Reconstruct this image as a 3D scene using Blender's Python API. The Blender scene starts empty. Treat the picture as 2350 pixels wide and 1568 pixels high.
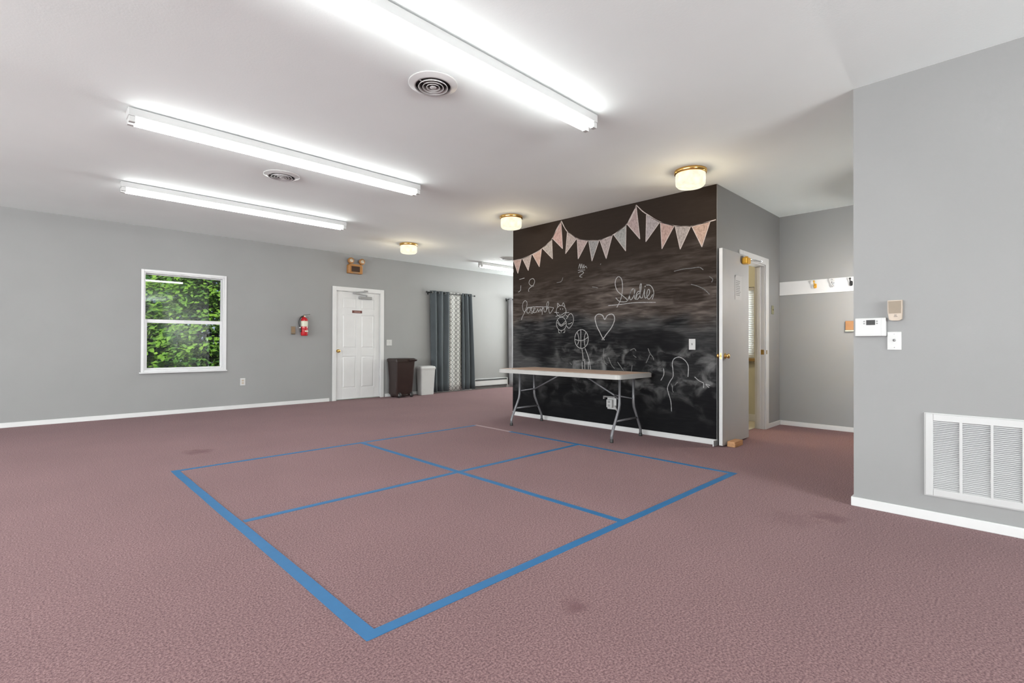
import bpy, bmesh, math, random
from mathutils import Vector, Matrix
random.seed(11)
PI = math.pi
C = bpy.context.scene.collection

# ------------------------------------------------------------------ measures of the place (metres)
HC = 1.0526          # camera height
H = 2.74             # ceiling
YL = 8.78            # wall with the window
XC, YS, YC = 5.162, 2.202, 5.249   # corner of the partition box and its far end
XB = 7.107           # back wall of the recess
XR, YR = 3.882, 0.754  # right wall and its corner
X0, X1, Y0 = -6.5, 11.6, -6.5
TH = 0.12

# ------------------------------------------------------------------ materials
def lin(c):
    c = c / 255.0
    return c / 12.92 if c <= 0.04045 else ((c + 0.055) / 1.055) ** 2.4
def rgb(r, g, b): return (lin(r), lin(g), lin(b), 1.0)
def new_mat(name):
    m = bpy.data.materials.new(name); m.use_nodes = True
    nt = m.node_tree
    return m, nt, nt.nodes['Principled BSDF']
def node(nt, kind, **kw):
    n = nt.nodes.new(kind)
    for k, v in kw.items():
        if k.startswith('i_'): n.inputs[k[2:].replace('_', ' ')].default_value = v
        else: setattr(n, k, v)
    return n
def mat(name, col, rough=0.5, metal=0.0, var=0.06, scale=6.0, bump=0.0, bscale=120.0, spec=None):
    """A painted or plain surface: base colour broken up a little by noise, optional fine bump."""
    m, nt, p = new_mat(name)
    p.inputs['Roughness'].default_value = rough
    p.inputs['Metallic'].default_value = metal
    if spec is not None: p.inputs['Specular IOR Level'].default_value = spec
    tc = node(nt, 'ShaderNodeTexCoord')
    nz = node(nt, 'ShaderNodeTexNoise'); nz.inputs['Scale'].default_value = scale; nz.inputs['Detail'].default_value = 3
    nt.links.new(tc.outputs['Object'], nz.inputs['Vector'])
    rp = node(nt, 'ShaderNodeValToRGB')
    rp.color_ramp.elements[0].position = 0.3; rp.color_ramp.elements[1].position = 0.7
    rp.color_ramp.elements[0].color = tuple(max(0, x * (1 - var)) for x in col[:3]) + (1,)
    rp.color_ramp.elements[1].color = tuple(min(1, x * (1 + var)) for x in col[:3]) + (1,)
    nt.links.new(nz.outputs['Fac'], rp.inputs['Fac'])
    nt.links.new(rp.outputs['Color'], p.inputs['Base Color'])
    if bump:
        b = node(nt, 'ShaderNodeBump'); b.inputs['Strength'].default_value = bump; b.inputs['Distance'].default_value = 0.004
        n2 = node(nt, 'ShaderNodeTexNoise'); n2.inputs['Scale'].default_value = bscale; n2.inputs['Detail'].default_value = 4
        nt.links.new(tc.outputs['Object'], n2.inputs['Vector'])
        nt.links.new(n2.outputs['Fac'], b.inputs['Height']); nt.links.new(b.outputs['Normal'], p.inputs['Normal'])
    return m
def emit(name, col, strength, var=0.0, scale=20.0):
    m = bpy.data.materials.new(name); m.use_nodes = True
    nt = m.node_tree; nt.nodes.clear()
    o = node(nt, 'ShaderNodeOutputMaterial'); e = node(nt, 'ShaderNodeEmission')
    e.inputs['Strength'].default_value = strength; e.inputs['Color'].default_value = col
    if var:
        tc = node(nt, 'ShaderNodeTexCoord'); nz = node(nt, 'ShaderNodeTexNoise'); nz.inputs['Scale'].default_value = scale
        rp = node(nt, 'ShaderNodeValToRGB')
        rp.color_ramp.elements[0].position = 0.35; rp.color_ramp.elements[1].position = 0.65
        rp.color_ramp.elements[0].color = tuple(x * (1 - var) for x in col[:3]) + (1,); rp.color_ramp.elements[1].color = col
        nt.links.new(tc.outputs['Object'], nz.inputs['Vector']); nt.links.new(nz.outputs['Fac'], rp.inputs['Fac'])
        nt.links.new(rp.outputs['Color'], e.inputs['Color'])
    nt.links.new(e.outputs['Emission'], o.inputs['Surface'])
    return m

M = {}
M['wall'] = mat('wall_paint', (0.236, 0.236, 0.236, 1), 0.55, var=0.03, scale=1.5, bump=0.08, bscale=160)
M['ceiling'] = mat('ceiling_paint', (0.81, 0.87, 0.865, 1), 0.8, var=0.02, scale=1.2, bump=0.12, bscale=90)
M['white'] = mat('white_gloss_paint', (0.5616, 0.5616, 0.5616, 1), 0.35, var=0.02)
M['door_grey'] = mat('pale_grey_door_paint', (0.36, 0.36, 0.36, 1), 0.4, var=0.02)
M['vinyl'] = mat('white_vinyl', (0.576, 0.576, 0.5832, 1), 0.35, var=0.02)
M['plastic'] = mat('white_plastic', (0.47, 0.47, 0.465, 1), 0.4, var=0.02)
M['cream'] = mat('cream_wall_paint', (0.4752, 0.4608, 0.36, 1), 0.6, var=0.03, scale=2)
M['cream_floor'] = mat('cream_vinyl_floor', (0.4464, 0.4104, 0.3312, 1), 0.4, var=0.05, scale=8)
M['metal_white'] = mat('white_enamel', (0.46, 0.46, 0.46, 1), 0.3, var=0.02)
M['channel'] = mat('fixture_enamel', (0.4464, 0.4464, 0.4464, 1), 0.35, var=0.02)
M['steel'] = mat('grey_steel_tube', (0.16, 0.16, 0.17, 1), 0.42, 0.3, var=0.08)
M['chrome'] = mat('chrome', (0.7, 0.7, 0.7, 1), 0.18, 1.0, var=0.03)
M['silver'] = mat('silver_paint', (0.3024, 0.3024, 0.3024, 1), 0.35, 0.4, var=0.04)
M['brass'] = mat('polished_brass', (0.80, 0.50, 0.16, 1), 0.22, 1.0, var=0.06)
M['brass_bright'] = mat('bright_brass_lacquer', (0.612, 0.3312, 0.036, 1), 0.3, 0.35, var=0.06)
M['black'] = mat('black_rubber', (0.018, 0.018, 0.018, 1), 0.5, var=0.1)
M['black_metal'] = mat('black_metal', (0.0216, 0.0216, 0.023, 1), 0.4, 0.5, var=0.1)
M['dark'] = mat('dark_duct', (0.03, 0.03, 0.03, 1), 0.8, var=0.1)
M['brown_bin'] = mat('dark_brown_plastic', (0.018, 0.0075, 0.006, 1), 0.38, var=0.12, scale=9)
M['red'] = mat('red_enamel', (0.396, 0.0086, 0.0144, 1), 0.25, var=0.05)
M['label_cream'] = mat('cream_label', (0.5184, 0.5184, 0.4176, 1), 0.5, var=0.08, scale=40)
M['tan'] = mat('tan_plastic', (0.3, 0.135, 0.035, 1), 0.45, var=0.08, scale=14)
M['beige'] = mat('beige_plastic', (0.2, 0.15, 0.1, 1), 0.45, var=0.05, scale=20)
M['beige_light'] = mat('light_beige_plastic', (0.396, 0.324, 0.2592, 1), 0.45, var=0.05, scale=20)
M['brown_panel'] = mat('dark_brown_panel', (0.03, 0.011, 0.004, 1), 0.35, var=0.1)
M['lcd'] = mat('dark_display', (0.0252, 0.0252, 0.0252, 1), 0.6, var=0.2, scale=60)
M['lens'] = mat('clear_lens', (0.45, 0.4, 0.32, 1), 0.12, var=0.05, scale=60)
M['filter'] = mat('grey_air_filter', (0.09, 0.09, 0.11, 1), 0.9, var=0.12, scale=12)
M['table_trim'] = mat('pale_grey_table_edge', (0.396, 0.3888, 0.3744, 1), 0.4, var=0.04)
M['paper'] = mat('white_paper', (0.432, 0.432, 0.432, 1), 0.7, var=0.02)
M['ink'] = mat('grey_print', (0.1584, 0.1584, 0.1584, 1), 0.7, var=0.05)
M['curtain'] = mat('slate_curtain_cloth', (0.052, 0.064, 0.072, 1), 0.75, var=0.10, scale=3, bump=0.15, bscale=300)
M['grey_curtain'] = mat('grey_curtain_cloth', (0.2, 0.2, 0.21, 1), 0.8, var=0.12, scale=4)
M['sill_wood'] = mat('stained_sill_wood', (0.3024, 0.1944, 0.072, 1), 0.4, var=0.1, scale=10)
M['sign_red'] = mat('dark_red_sign_face', (0.0936, 0.023, 0.0202, 1), 0.4, var=0.12, scale=30)
M['sign_text'] = mat('pale_sign_lettering', (0.3024, 0.1872, 0.1584, 1), 0.5, var=0.1, scale=30)
M['bark'] = mat('tree_bark', (0.10, 0.075, 0.055, 1), 0.9, var=0.3, scale=12, bump=0.4, bscale=30)
M['grass'] = mat('lawn', (0.07, 0.13, 0.035, 1), 0.95, var=0.35, scale=3)
M['siding'] = mat('outside_siding', (0.6, 0.6, 0.58, 1), 0.7)

def wood_mat(name, c0, c1, rough=0.45, scale=3.0, stretch=(1, 12, 12)):
    m, nt, p = new_mat(name); p.inputs['Roughness'].default_value = rough
    tc = node(nt, 'ShaderNodeTexCoord'); mp = node(nt, 'ShaderNodeMapping'); mp.inputs['Scale'].default_value = stretch
    nz = node(nt, 'ShaderNodeTexNoise'); nz.inputs['Scale'].default_value = scale; nz.inputs['Detail'].default_value = 6; nz.inputs['Distortion'].default_value = 0.8
    rp = node(nt, 'ShaderNodeValToRGB'); rp.color_ramp.elements[0].position = 0.3; rp.color_ramp.elements[1].position = 0.7
    rp.color_ramp.elements[0].color = c0; rp.color_ramp.elements[1].color = c1
    nt.links.new(tc.outputs['Object'], mp.inputs['Vector']); nt.links.new(mp.outputs['Vector'], nz.inputs['Vector'])
    nt.links.new(nz.outputs['Fac'], rp.inputs['Fac']); nt.links.new(rp.outputs['Color'], p.inputs['Base Color'])
    return m
M['table_top'] = wood_mat('wood_laminate_top', (0.60, 0.42, 0.32, 1), (0.68, 0.50, 0.39, 1), 0.35, 2.0, (14, 1.2, 14))
M['pine'] = wood_mat('cut_pine', (0.36, 0.18, 0.075, 1), (0.52, 0.28, 0.13, 1), 0.6, 3.0, (2, 14, 14))

def carpet():
    m, nt, p = new_mat('mauve_carpet')
    L = nt.links.new
    p.inputs['Roughness'].default_value = 0.95; p.inputs['Specular IOR Level'].default_value = 0.1
    p.inputs['Sheen Weight'].default_value = 0.07; p.inputs['Sheen Roughness'].default_value = 0.5; p.inputs['Sheen Tint'].default_value = (1, .86, .87, 1)
    tc = node(nt, 'ShaderNodeTexCoord')
    n1 = node(nt, 'ShaderNodeTexNoise'); n1.inputs['Scale'].default_value = 125; n1.inputs['Detail'].default_value = 3; n1.inputs['Roughness'].default_value = 0.65
    rp = node(nt, 'ShaderNodeValToRGB'); rp.color_ramp.elements[0].position = 0.37; rp.color_ramp.elements[1].position = 0.66
    rp.color_ramp.elements[0].color = (0.116, 0.064, 0.067, 1); rp.color_ramp.elements[1].color = (0.290, 0.181, 0.184, 1)
    L(tc.outputs['Object'], n1.inputs['Vector']); L(n1.outputs['Fac'], rp.inputs['Fac'])
    n2 = node(nt, 'ShaderNodeTexNoise'); n2.inputs['Scale'].default_value = 0.9; n2.inputs['Detail'].default_value = 5
    mr = node(nt, 'ShaderNodeMapRange'); mr.inputs['From Min'].default_value = 0.3; mr.inputs['From Max'].default_value = 0.7
    mr.inputs['To Min'].default_value = 0.93; mr.inputs['To Max'].default_value = 1.05
    L(tc.outputs['Object'], n2.inputs['Vector']); L(n2.outputs['Fac'], mr.inputs['Value'])
    mul = node(nt, 'ShaderNodeMix', data_type='RGBA', blend_type='MULTIPLY'); mul.inputs['Factor'].default_value = 1
    L(rp.outputs['Color'], mul.inputs['A']); L(mr.outputs['Result'], mul.inputs['B'])
    col = mul.outputs['Result']
    # a few small dark stains with their own ragged shape
    n3 = node(nt, 'ShaderNodeTexNoise'); n3.inputs['Scale'].default_value = 14; n3.inputs['Detail'].default_value = 3
    L(tc.outputs['Object'], n3.inputs['Vector'])
    for (x, y, r, k) in ((3.501, 0.801, 0.12, 0.55), (1.576, 1.24, 0.075, 0.6), (1.189, 5.568, 0.16, 0.65), (3.3, 0.95, 0.2, 0.25)):
        d = node(nt, 'ShaderNodeVectorMath', operation='DISTANCE'); d.inputs[1].default_value = (x, y, 0)
        L(tc.outputs['Object'], d.inputs[0])
        a = node(nt, 'ShaderNodeMath', operation='MULTIPLY_ADD'); a.inputs[1].default_value = r * 1.6; a.inputs[2].default_value = -r * 0.8
        L(n3.outputs['Fac'], a.inputs[0])
        s = node(nt, 'ShaderNodeMath', operation='ADD'); L(d.outputs['Value'], s.inputs[0]); L(a.outputs[0], s.inputs[1])
        f = node(nt, 'ShaderNodeMapRange'); f.inputs['From Min'].default_value = r * 0.25; f.inputs['From Max'].default_value = r
        f.inputs['To Min'].default_value = k; f.inputs['To Max'].default_value = 0
        L(s.outputs[0], f.inputs['Value'])
        mx = node(nt, 'ShaderNodeMix', data_type='RGBA'); mx.inputs['B'].default_value = (0.10, 0.045, 0.05, 1)
        L(f.outputs['Result'], mx.inputs['Factor']); L(col, mx.inputs['A']); col = mx.outputs['Result']
    L(col, p.inputs['Base Color'])
    b = node(nt, 'ShaderNodeBump'); b.inputs['Strength'].default_value = 0.6; b.inputs['Distance'].default_value = 0.008
    L(n1.outputs['Fac'], b.inputs['Height']); L(b.outputs['Normal'], p.inputs['Normal'])
    return m
M['carpet'] = carpet()

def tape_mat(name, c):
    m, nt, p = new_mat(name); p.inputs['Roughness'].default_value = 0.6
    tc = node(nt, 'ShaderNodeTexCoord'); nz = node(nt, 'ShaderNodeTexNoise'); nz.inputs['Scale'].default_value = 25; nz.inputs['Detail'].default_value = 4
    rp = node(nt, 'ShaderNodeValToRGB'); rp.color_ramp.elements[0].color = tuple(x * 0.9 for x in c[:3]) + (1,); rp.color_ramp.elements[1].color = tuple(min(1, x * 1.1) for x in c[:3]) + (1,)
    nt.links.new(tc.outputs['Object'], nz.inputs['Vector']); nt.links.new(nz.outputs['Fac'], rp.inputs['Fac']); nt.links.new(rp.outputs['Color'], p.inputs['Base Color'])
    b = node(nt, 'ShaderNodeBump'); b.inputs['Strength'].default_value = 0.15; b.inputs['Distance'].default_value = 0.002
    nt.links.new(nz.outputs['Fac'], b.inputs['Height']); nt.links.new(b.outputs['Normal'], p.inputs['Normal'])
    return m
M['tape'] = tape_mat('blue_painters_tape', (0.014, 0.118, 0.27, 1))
M['tape_glare'] = tape_mat('glare_pink_tape', (0.34, 0.24, 0.245, 1))  # glare on the blue tape, put into the colour

def chalkboard_mat():
    m, nt, p = new_mat('smudged_chalkboard_paint'); L = nt.links.new
    p.inputs['Roughness'].default_value = 0.8; p.inputs['Specular IOR Level'].default_value = 0.06
    tc = node(nt, 'ShaderNodeTexCoord')
    def noise(sc, st, detail=6, dist=0.6):
        mp = node(nt, 'ShaderNodeMapping'); mp.inputs['Scale'].default_value = st
        nz = node(nt, 'ShaderNodeTexNoise'); nz.inputs['Scale'].default_value = sc; nz.inputs['Detail'].default_value = detail; nz.inputs['Distortion'].default_value = dist
        L(tc.outputs['Object'], mp.inputs['Vector']); L(mp.outputs['Vector'], nz.inputs['Vector']); return nz.outputs['Fac']
    def rng(v, a, b, c=0.0, d=1.0, smooth=True):
        r = node(nt, 'ShaderNodeMapRange'); r.interpolation_type = 'SMOOTHSTEP' if smooth else 'LINEAR'
        for k, x in zip(('From Min', 'From Max', 'To Min', 'To Max'), (a, b, c, d)): r.inputs[k].default_value = x
        L(v, r.inputs['Value']); return r.outputs['Result']
    def mth(op, a, b=0.0):
        n = node(nt, 'ShaderNodeMath', operation=op)
        for i, v in enumerate((a, b)):
            if isinstance(v, (int, float)): n.inputs[i].default_value = v
            else: L(v, n.inputs[i])
        return n.outputs[0]
    sep = node(nt, 'ShaderNodeSeparateXYZ'); L(tc.outputs['Object'], sep.inputs['Vector'])
    z = sep.outputs['Z']; y = mth('ADD', sep.outputs['Y'], 3.7255)   # board coordinates to wall coordinates
    streak = rng(noise(2.2, (1, 0.9, 6.5)), 0.38, 0.72)      # wiped sideways
    cloud = rng(noise(4.6, (1, 1.0, 1.5), 9, 0.5), 0.46, 0.74)
    fine = rng(noise(9, (1, 0.6, 4.5), 6, 0.4), 0.4, 0.75)
    patch = rng(noise(0.9, (1, 1.0, 1.5), 2, 0.2), 0.40, 0.60)
    wob = mth('MULTIPLY', noise(1.3, (1, 1, 1), 3), 0.35)
    zz = mth('ADD', z, wob)
    # the band that arms reach and wipe: about knee height up to a wavy line under the bunting (higher to the right)
    hi = mth('ADD', mth('MULTIPLY', y, 0.09), zz)
    band = mth('MULTIPLY', rng(hi, 2.62, 2.36), rng(zz, 1.22, 1.62))
    mid = mth('MULTIPLY', mth('MULTIPLY', rng(zz, 1.30, 1.10), rng(zz, 0.62, 0.86)), rng(y, 4.7, 3.9))
    low = mth('MULTIPLY', rng(zz, 1.05, 0.7), rng(zz, 0.36, 0.6))
    s = mth('ADD', mth('MULTIPLY', streak, 0.65), mth('MULTIPLY', fine, 0.35))
    s = mth('MULTIPLY', mth('MULTIPLY', s, band), mth('ADD', mth('MULTIPLY', patch, 0.65), 0.35))
    c2 = mth('MULTIPLY', mth('MULTIPLY', cloud, mid), 1.15)
    c3 = mth('MULTIPLY', mth('MULTIPLY', cloud, low), 0.30)
    tot = mth('ADD', mth('ADD', s, c2), c3)
    haze = mth('MULTIPLY', mth('MULTIPLY', rng(zz, 1.78, 1.5), rng(zz, .62, 1.0)), mth('ADD', mth('MULTIPLY', patch, .36), mth('MULTIPLY', fine, .18)))
    haze = mth('MULTIPLY', haze, rng(y, 2.9, 3.9, .45, 1.0))
    tot = mth('ADD', tot, haze)
    # places wiped clean
    def wiped(cy, cz, ry, rz):
        a = mth('DIVIDE', mth('SUBTRACT', y, cy), ry); b = mth('DIVIDE', mth('SUBTRACT', mth('ADD', z, mth('MULTIPLY', wob, 0.25)), cz + .04), rz)
        return rng(mth('ADD', mth('POWER', mth('ABSOLUTE', a), 4.0), mth('POWER', mth('ABSOLUTE', b), 4.0)), 0.7, 1.5)
    for q in ((2.98, 1.10, .42, .115), (2.52, 1.585, .17, .085), (4.75, 1.0, .32, .12)): tot = mth('MULTIPLY', tot, mth('ADD', mth('MULTIPLY', wiped(*q), .65), .35))
    tot = mth('ADD', tot, mth('MULTIPLY', fine, 0.025))
    mx = node(nt, 'ShaderNodeMix', data_type='RGBA')
    # browner board and smudges above shoulder height, plain white dust lower down
    tint = rng(mth('ADD', zz, mth('MULTIPLY', patch, 0.12)), 1.50, 1.72)
    ca = node(nt, 'ShaderNodeMix', data_type='RGBA'); cb = node(nt, 'ShaderNodeMix', data_type='RGBA')
    ca.inputs['A'].default_value = (0.0075, 0.0075, 0.0085, 1); ca.inputs['B'].default_value = (0.0255, 0.0190, 0.0155, 1)
    cb.inputs['A'].default_value = (0.125, 0.125, 0.125, 1); cb.inputs['B'].default_value = (0.150, 0.127, 0.114, 1)
    L(tint, ca.inputs['Factor']); L(tint, cb.inputs['Factor']); L(ca.outputs['Result'], mx.inputs['A']); L(cb.outputs['Result'], mx.inputs['B'])
    L(tot, mx.inputs['Factor']); L(mx.outputs['Result'], p.inputs['Base Color'])
    return m
M['chalkboard'] = chalkboard_mat()

def chalk_mat(name, c, lo=0.35, cover=0.5, scale=90):
    """Dry chalk rubbed on: pigment colour broken by the dark grain showing through."""
    m, nt, p = new_mat(name); p.inputs['Roughness'].default_value = 0.95; p.inputs['Specular IOR Level'].default_value = 0.05
    tc = node(nt, 'ShaderNodeTexCoord'); mp = node(nt, 'ShaderNodeMapping'); mp.inputs['Scale'].default_value = (1, 1.6, 0.8)
    nz = node(nt, 'ShaderNodeTexNoise'); nz.inputs['Scale'].default_value = scale; nz.inputs['Detail'].default_value = 5
    rp = node(nt, 'ShaderNodeValToRGB'); rp.color_ramp.elements[0].position = cover - 0.2; rp.color_ramp.elements[1].position = cover + 0.12
    rp.color_ramp.elements[0].color = tuple(x * lo for x in c[:3]) + (1,); rp.color_ramp.elements[1].color = c
    nt.links.new(tc.outputs['Object'], mp.inputs['Vector']); nt.links.new(mp.outputs['Vector'], nz.inputs['Vector'])
    nt.links.new(nz.outputs['Fac'], rp.inputs['Fac']); nt.links.new(rp.outputs['Color'], p.inputs['Base Color'])
    return m
M['chalk'] = chalk_mat('white_chalk', (0.36, 0.36, 0.36, 1), 0.5, 0.47)
M['chalk_faint'] = chalk_mat('faint_white_chalk', (0.19, 0.19, 0.19, 1), 0.4, 0.5)
M['chalk_line'] = chalk_mat('pale_chalk_outline', (0.50, 0.44, 0.42, 1), 0.6, 0.42)
PCOL = [(0.376, 0.268, 0.238), (0.364, 0.31, 0.286), (0.418, 0.298, 0.256), (0.334, 0.304, 0.286), (0.412, 0.286, 0.268), (0.352, 0.298, 0.28), (0.352, 0.28, 0.268), (0.258, 0.252, 0.249), (0.334, 0.28, 0.271), (0.288, 0.285, 0.276), (0.352, 0.274, 0.268), (0.334, 0.298, 0.304), (0.4, 0.283, 0.256), (0.34, 0.304, 0.289), (0.436, 0.316, 0.262)]
for i, c in enumerate(PCOL): M['pen%d' % i] = chalk_mat('chalk_fill', c + (1,), 0.5, 0.46, 60)

def glass():
    m = bpy.data.materials.new('window_glass'); m.use_nodes = True; nt = m.node_tree; nt.nodes.clear()
    o = node(nt, 'ShaderNodeOutputMaterial'); t = node(nt, 'ShaderNodeBsdfTransparent'); g = node(nt, 'ShaderNodeBsdfGlossy')
    g.inputs['Roughness'].default_value = 0.01
    fr = node(nt, 'ShaderNodeFresnel'); fr.inputs['IOR'].default_value = 1.5
    nz = node(nt, 'ShaderNodeTexNoise'); nz.inputs['Scale'].default_value = 2.0
    t.inputs['Color'].default_value = (0.95, 0.97, 0.96, 1)
    mx = node(nt, 'ShaderNodeMixShader')
    nt.links.new(fr.outputs[0], mx.inputs[0]); nt.links.new(t.outputs[0], mx.inputs[1]); nt.links.new(g.outputs[0], mx.inputs[2]); nt.links.new(mx.outputs[0], o.inputs['Surface'])
    return m
M['glass'] = glass()

def sheer():
    m = bpy.data.materials.new('patterned_sheer_cloth'); m.use_nodes = True; nt = m.node_tree; nt.nodes.clear(); L = nt.links.new
    o = node(nt, 'ShaderNodeOutputMaterial'); d = node(nt, 'ShaderNodeBsdfDiffuse'); t = node(nt, 'ShaderNodeBsdfTranslucent'); mx = node(nt, 'ShaderNodeMixShader')
    mx.inputs[0].default_value = 0.45
    tc = node(nt, 'ShaderNodeTexCoord'); sep = node(nt, 'ShaderNodeSeparateXYZ'); L(tc.outputs['Object'], sep.inputs['Vector'])
    def mth(op, a, b=0.0):
        n = node(nt, 'ShaderNodeMath', operation=op)
        for i, v in enumerate((a, b)):
            if isinstance(v, (int, float)): n.inputs[i].default_value = v
            else: L(v, n.inputs[i])
        return n.outputs[0]
    # ogee trellis: two families of sine-bent lines
    u = mth('MULTIPLY', sep.outputs['X'], 2 * PI / 0.20)
    w = mth('MULTIPLY', mth('SINE', mth('MULTIPLY', sep.outputs['Z'], 2 * PI / 0.19)), 1.5)
    a = mth('ABSOLUTE', mth('SINE', mth('ADD', u, w)))
    b = mth('ABSOLUTE', mth('SINE', mth('SUBTRACT', u, w)))
    k = mth('MINIMUM', a, b)
    rp = node(nt, 'ShaderNodeValToRGB'); rp.color_ramp.elements[0].position = 0.16; rp.color_ramp.elements[1].position = 0.30
    rp.color_ramp.elements[0].color = (0.236, 0.236, 0.236, 1); rp.color_ramp.elements[1].color = (0.78, 0.78, 0.76, 1)
    L(k, rp.inputs['Fac']); L(rp.outputs['Color'], d.inputs['Color']); L(rp.outputs['Color'], t.inputs['Color'])
    L(d.outputs[0], mx.inputs[1]); L(t.outputs[0], mx.inputs[2]); L(mx.outputs[0], o.inputs['Surface'])
    return m
M['sheer'] = sheer()

def blind_mat():
    m = bpy.data.materials.new('white_blind_slats'); m.use_nodes = True; nt = m.node_tree; nt.nodes.clear()
    o = node(nt, 'ShaderNodeOutputMaterial'); d = node(nt, 'ShaderNodeBsdfDiffuse'); t = node(nt, 'ShaderNodeBsdfTranslucent'); mx = node(nt, 'ShaderNodeMixShader')
    mx.inputs[0].default_value = 0.5
    nz = node(nt, 'ShaderNodeTexNoise'); nz.inputs['Scale'].default_value = 4
    rp = node(nt, 'ShaderNodeValToRGB'); rp.color_ramp.elements[0].color = (0.82, 0.82, 0.80, 1); rp.color_ramp.elements[1].color = (0.88, 0.88, 0.86, 1)
    nt.links.new(nz.outputs['Fac'], rp.inputs['Fac'])
    for s in (d, t): nt.links.new(rp.outputs['Color'], s.inputs['Color'])
    nt.links.new(d.outputs[0], mx.inputs[1]); nt.links.new(t.outputs[0], mx.inputs[2]); nt.links.new(mx.outputs[0], o.inputs['Surface'])
    return m
M['blind'] = blind_mat()

def leaf_mat(name, c0, c1):
    m = bpy.data.materials.new(name); m.use_nodes = True; nt = m.node_tree; nt.nodes.clear(); L = nt.links.new
    o = node(nt, 'ShaderNodeOutputMaterial'); d = node(nt, 'ShaderNodeBsdfDiffuse'); t = node(nt, 'ShaderNodeBsdfTranslucent'); mx = node(nt, 'ShaderNodeMixShader')
    mx.inputs[0].default_value = 0.35
    tc = node(nt, 'ShaderNodeTexCoord'); nz = node(nt, 'ShaderNodeTexNoise'); nz.inputs['Scale'].default_value = 3.5; nz.inputs['Detail'].default_value = 4
    rp = node(nt, 'ShaderNodeValToRGB'); rp.color_ramp.elements[0].position = 0.3; rp.color_ramp.elements[1].position = 0.7
    rp.color_ramp.elements[0].color = c0; rp.color_ramp.elements[1].color = c1
    L(tc.outputs['Object'], nz.inputs['Vector']); L(nz.outputs['Fac'], rp.inputs['Fac'])
    for s in (d, t): L(rp.outputs['Color'], s.inputs['Color'])
    L(d.outputs[0], mx.inputs[1]); L(t.outputs[0], mx.inputs[2]); L(mx.outputs[0], o.inputs['Surface'])
    return m
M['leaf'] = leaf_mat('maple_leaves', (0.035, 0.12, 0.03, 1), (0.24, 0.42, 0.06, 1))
M['leaf_shade'] = leaf_mat('shaded_leaves', (0.012, 0.05, 0.02, 1), (0.05, 0.14, 0.045, 1))  # darker leaf copy: the shade behind the near trees is in the colour

TUBE = 12.0
LAMP_W = 3.6
FILL_X, FILL_Y, FILL_E = 450.0, 460.0, 175.0  # fill light strengths at the added window banks
M['tube'] = emit('lit_fluorescent_tube', (1.0, 0.995, 0.985, 1), TUBE)
M['fill_glass'] = emit('fill_lamp_glass', (1.0, .97, .92, 1), 84.0)  # glow of the lamp added in the recess
M['shade'] = emit('lit_warm_glass', (1.0, 0.92, 0.70, 1), 0.72, 0.22, 16)

# ------------------------------------------------------------------ geometry helpers
def box(bm, x0, x1, y0, y1, z0, z1, bev=0.0, mi=0):
    vs = [bm.verts.new((x, y, z)) for x in (x0, x1) for y in (y0, y1) for z in (z0, z1)]
    fs = []
    for q in ((0, 1, 3, 2), (4, 6, 7, 5), (0, 4, 5, 1), (2, 3, 7, 6), (0, 2, 6, 4), (1, 5, 7, 3)):
        f = bm.faces.new([vs[i] for i in q]); f.material_index = mi; fs.append(f)
    if bev:
        es = list({e for f in fs for e in f.edges})
        bmesh.ops.bevel(bm, geom=es, offset=bev, segments=2, affect='EDGES', profile=0.5)
def _ring(bm, c, n, r, seg, ref=None):
    n = n.normalized()
    a = Vector((0, 0, 1)) if abs(n.z) < 0.9 else Vector((1, 0, 0))
    if ref is not None: a = ref
    u = n.cross(a).normalized(); v = n.cross(u)
    return [bm.verts.new(c + u * r * math.cos(2 * PI * i / seg) + v * r * math.sin(2 * PI * i / seg)) for i in range(seg)]
def tube(bm, pts, r, seg=10, cap=True, closed=False, mi=0):
    pts = [Vector(p) for p in pts]; rs = r if isinstance(r, (list, tuple)) else [r] * len(pts)
    rings = []
    for i, p in enumerate(pts):
        if closed: d = pts[(i + 1) % len(pts)] - pts[i - 1]
        elif i == 0: d = pts[1] - p
        elif i == len(pts) - 1: d = p - pts[-2]
        else: d = (pts[i + 1] - p).normalized() + (p - pts[i - 1]).normalized()
        rings.append(_ring(bm, p, d, rs[i], seg))
    n = len(rings)
    for i in range(n if closed else n - 1):
        A, B = rings[i], rings[(i + 1) % n]
        # match the nearest start so the skin does not twist
        k = min(range(seg), key=lambda j: (B[j].co - A[0].co).length)
        for j in range(seg):
            f = bm.faces.new((A[j], A[(j + 1) % seg], B[(j + 1 + k) % seg], B[(j + k) % seg])); f.smooth = True; f.material_index = mi
    if cap and not closed:
        for q in (rings[0], rings[-1]):
            f = bm.faces.new(q); f.material_index = mi
def lathe(bm, prof, c=(0, 0, 0), seg=32, axis='z', mi=0, smooth=True):
    """prof: list of (radius, height along axis) from c."""
    c = Vector(c); rings = []
    for r, h in prof:
        ring = []
        for i in range(seg):
            a = 2 * PI * i / seg
            if axis == 'z': v = (r * math.cos(a), r * math.sin(a), h)
            elif axis == 'y': v = (r * math.cos(a), h, r * math.sin(a))
            else: v = (h, r * math.cos(a), r * math.sin(a))
            ring.append(bm.verts.new(c + Vector(v)))
        rings.append(ring)
    for A, B in zip(rings, rings[1:]):
        for j in range(seg):
            f = bm.faces.new((A[j], A[(j + 1) % seg], B[(j + 1) % seg], B[j])); f.smooth = smooth; f.material_index = mi
    for ring in (rings[0], rings[-1]):
        f = bm.faces.new(ring); f.material_index = mi
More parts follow.
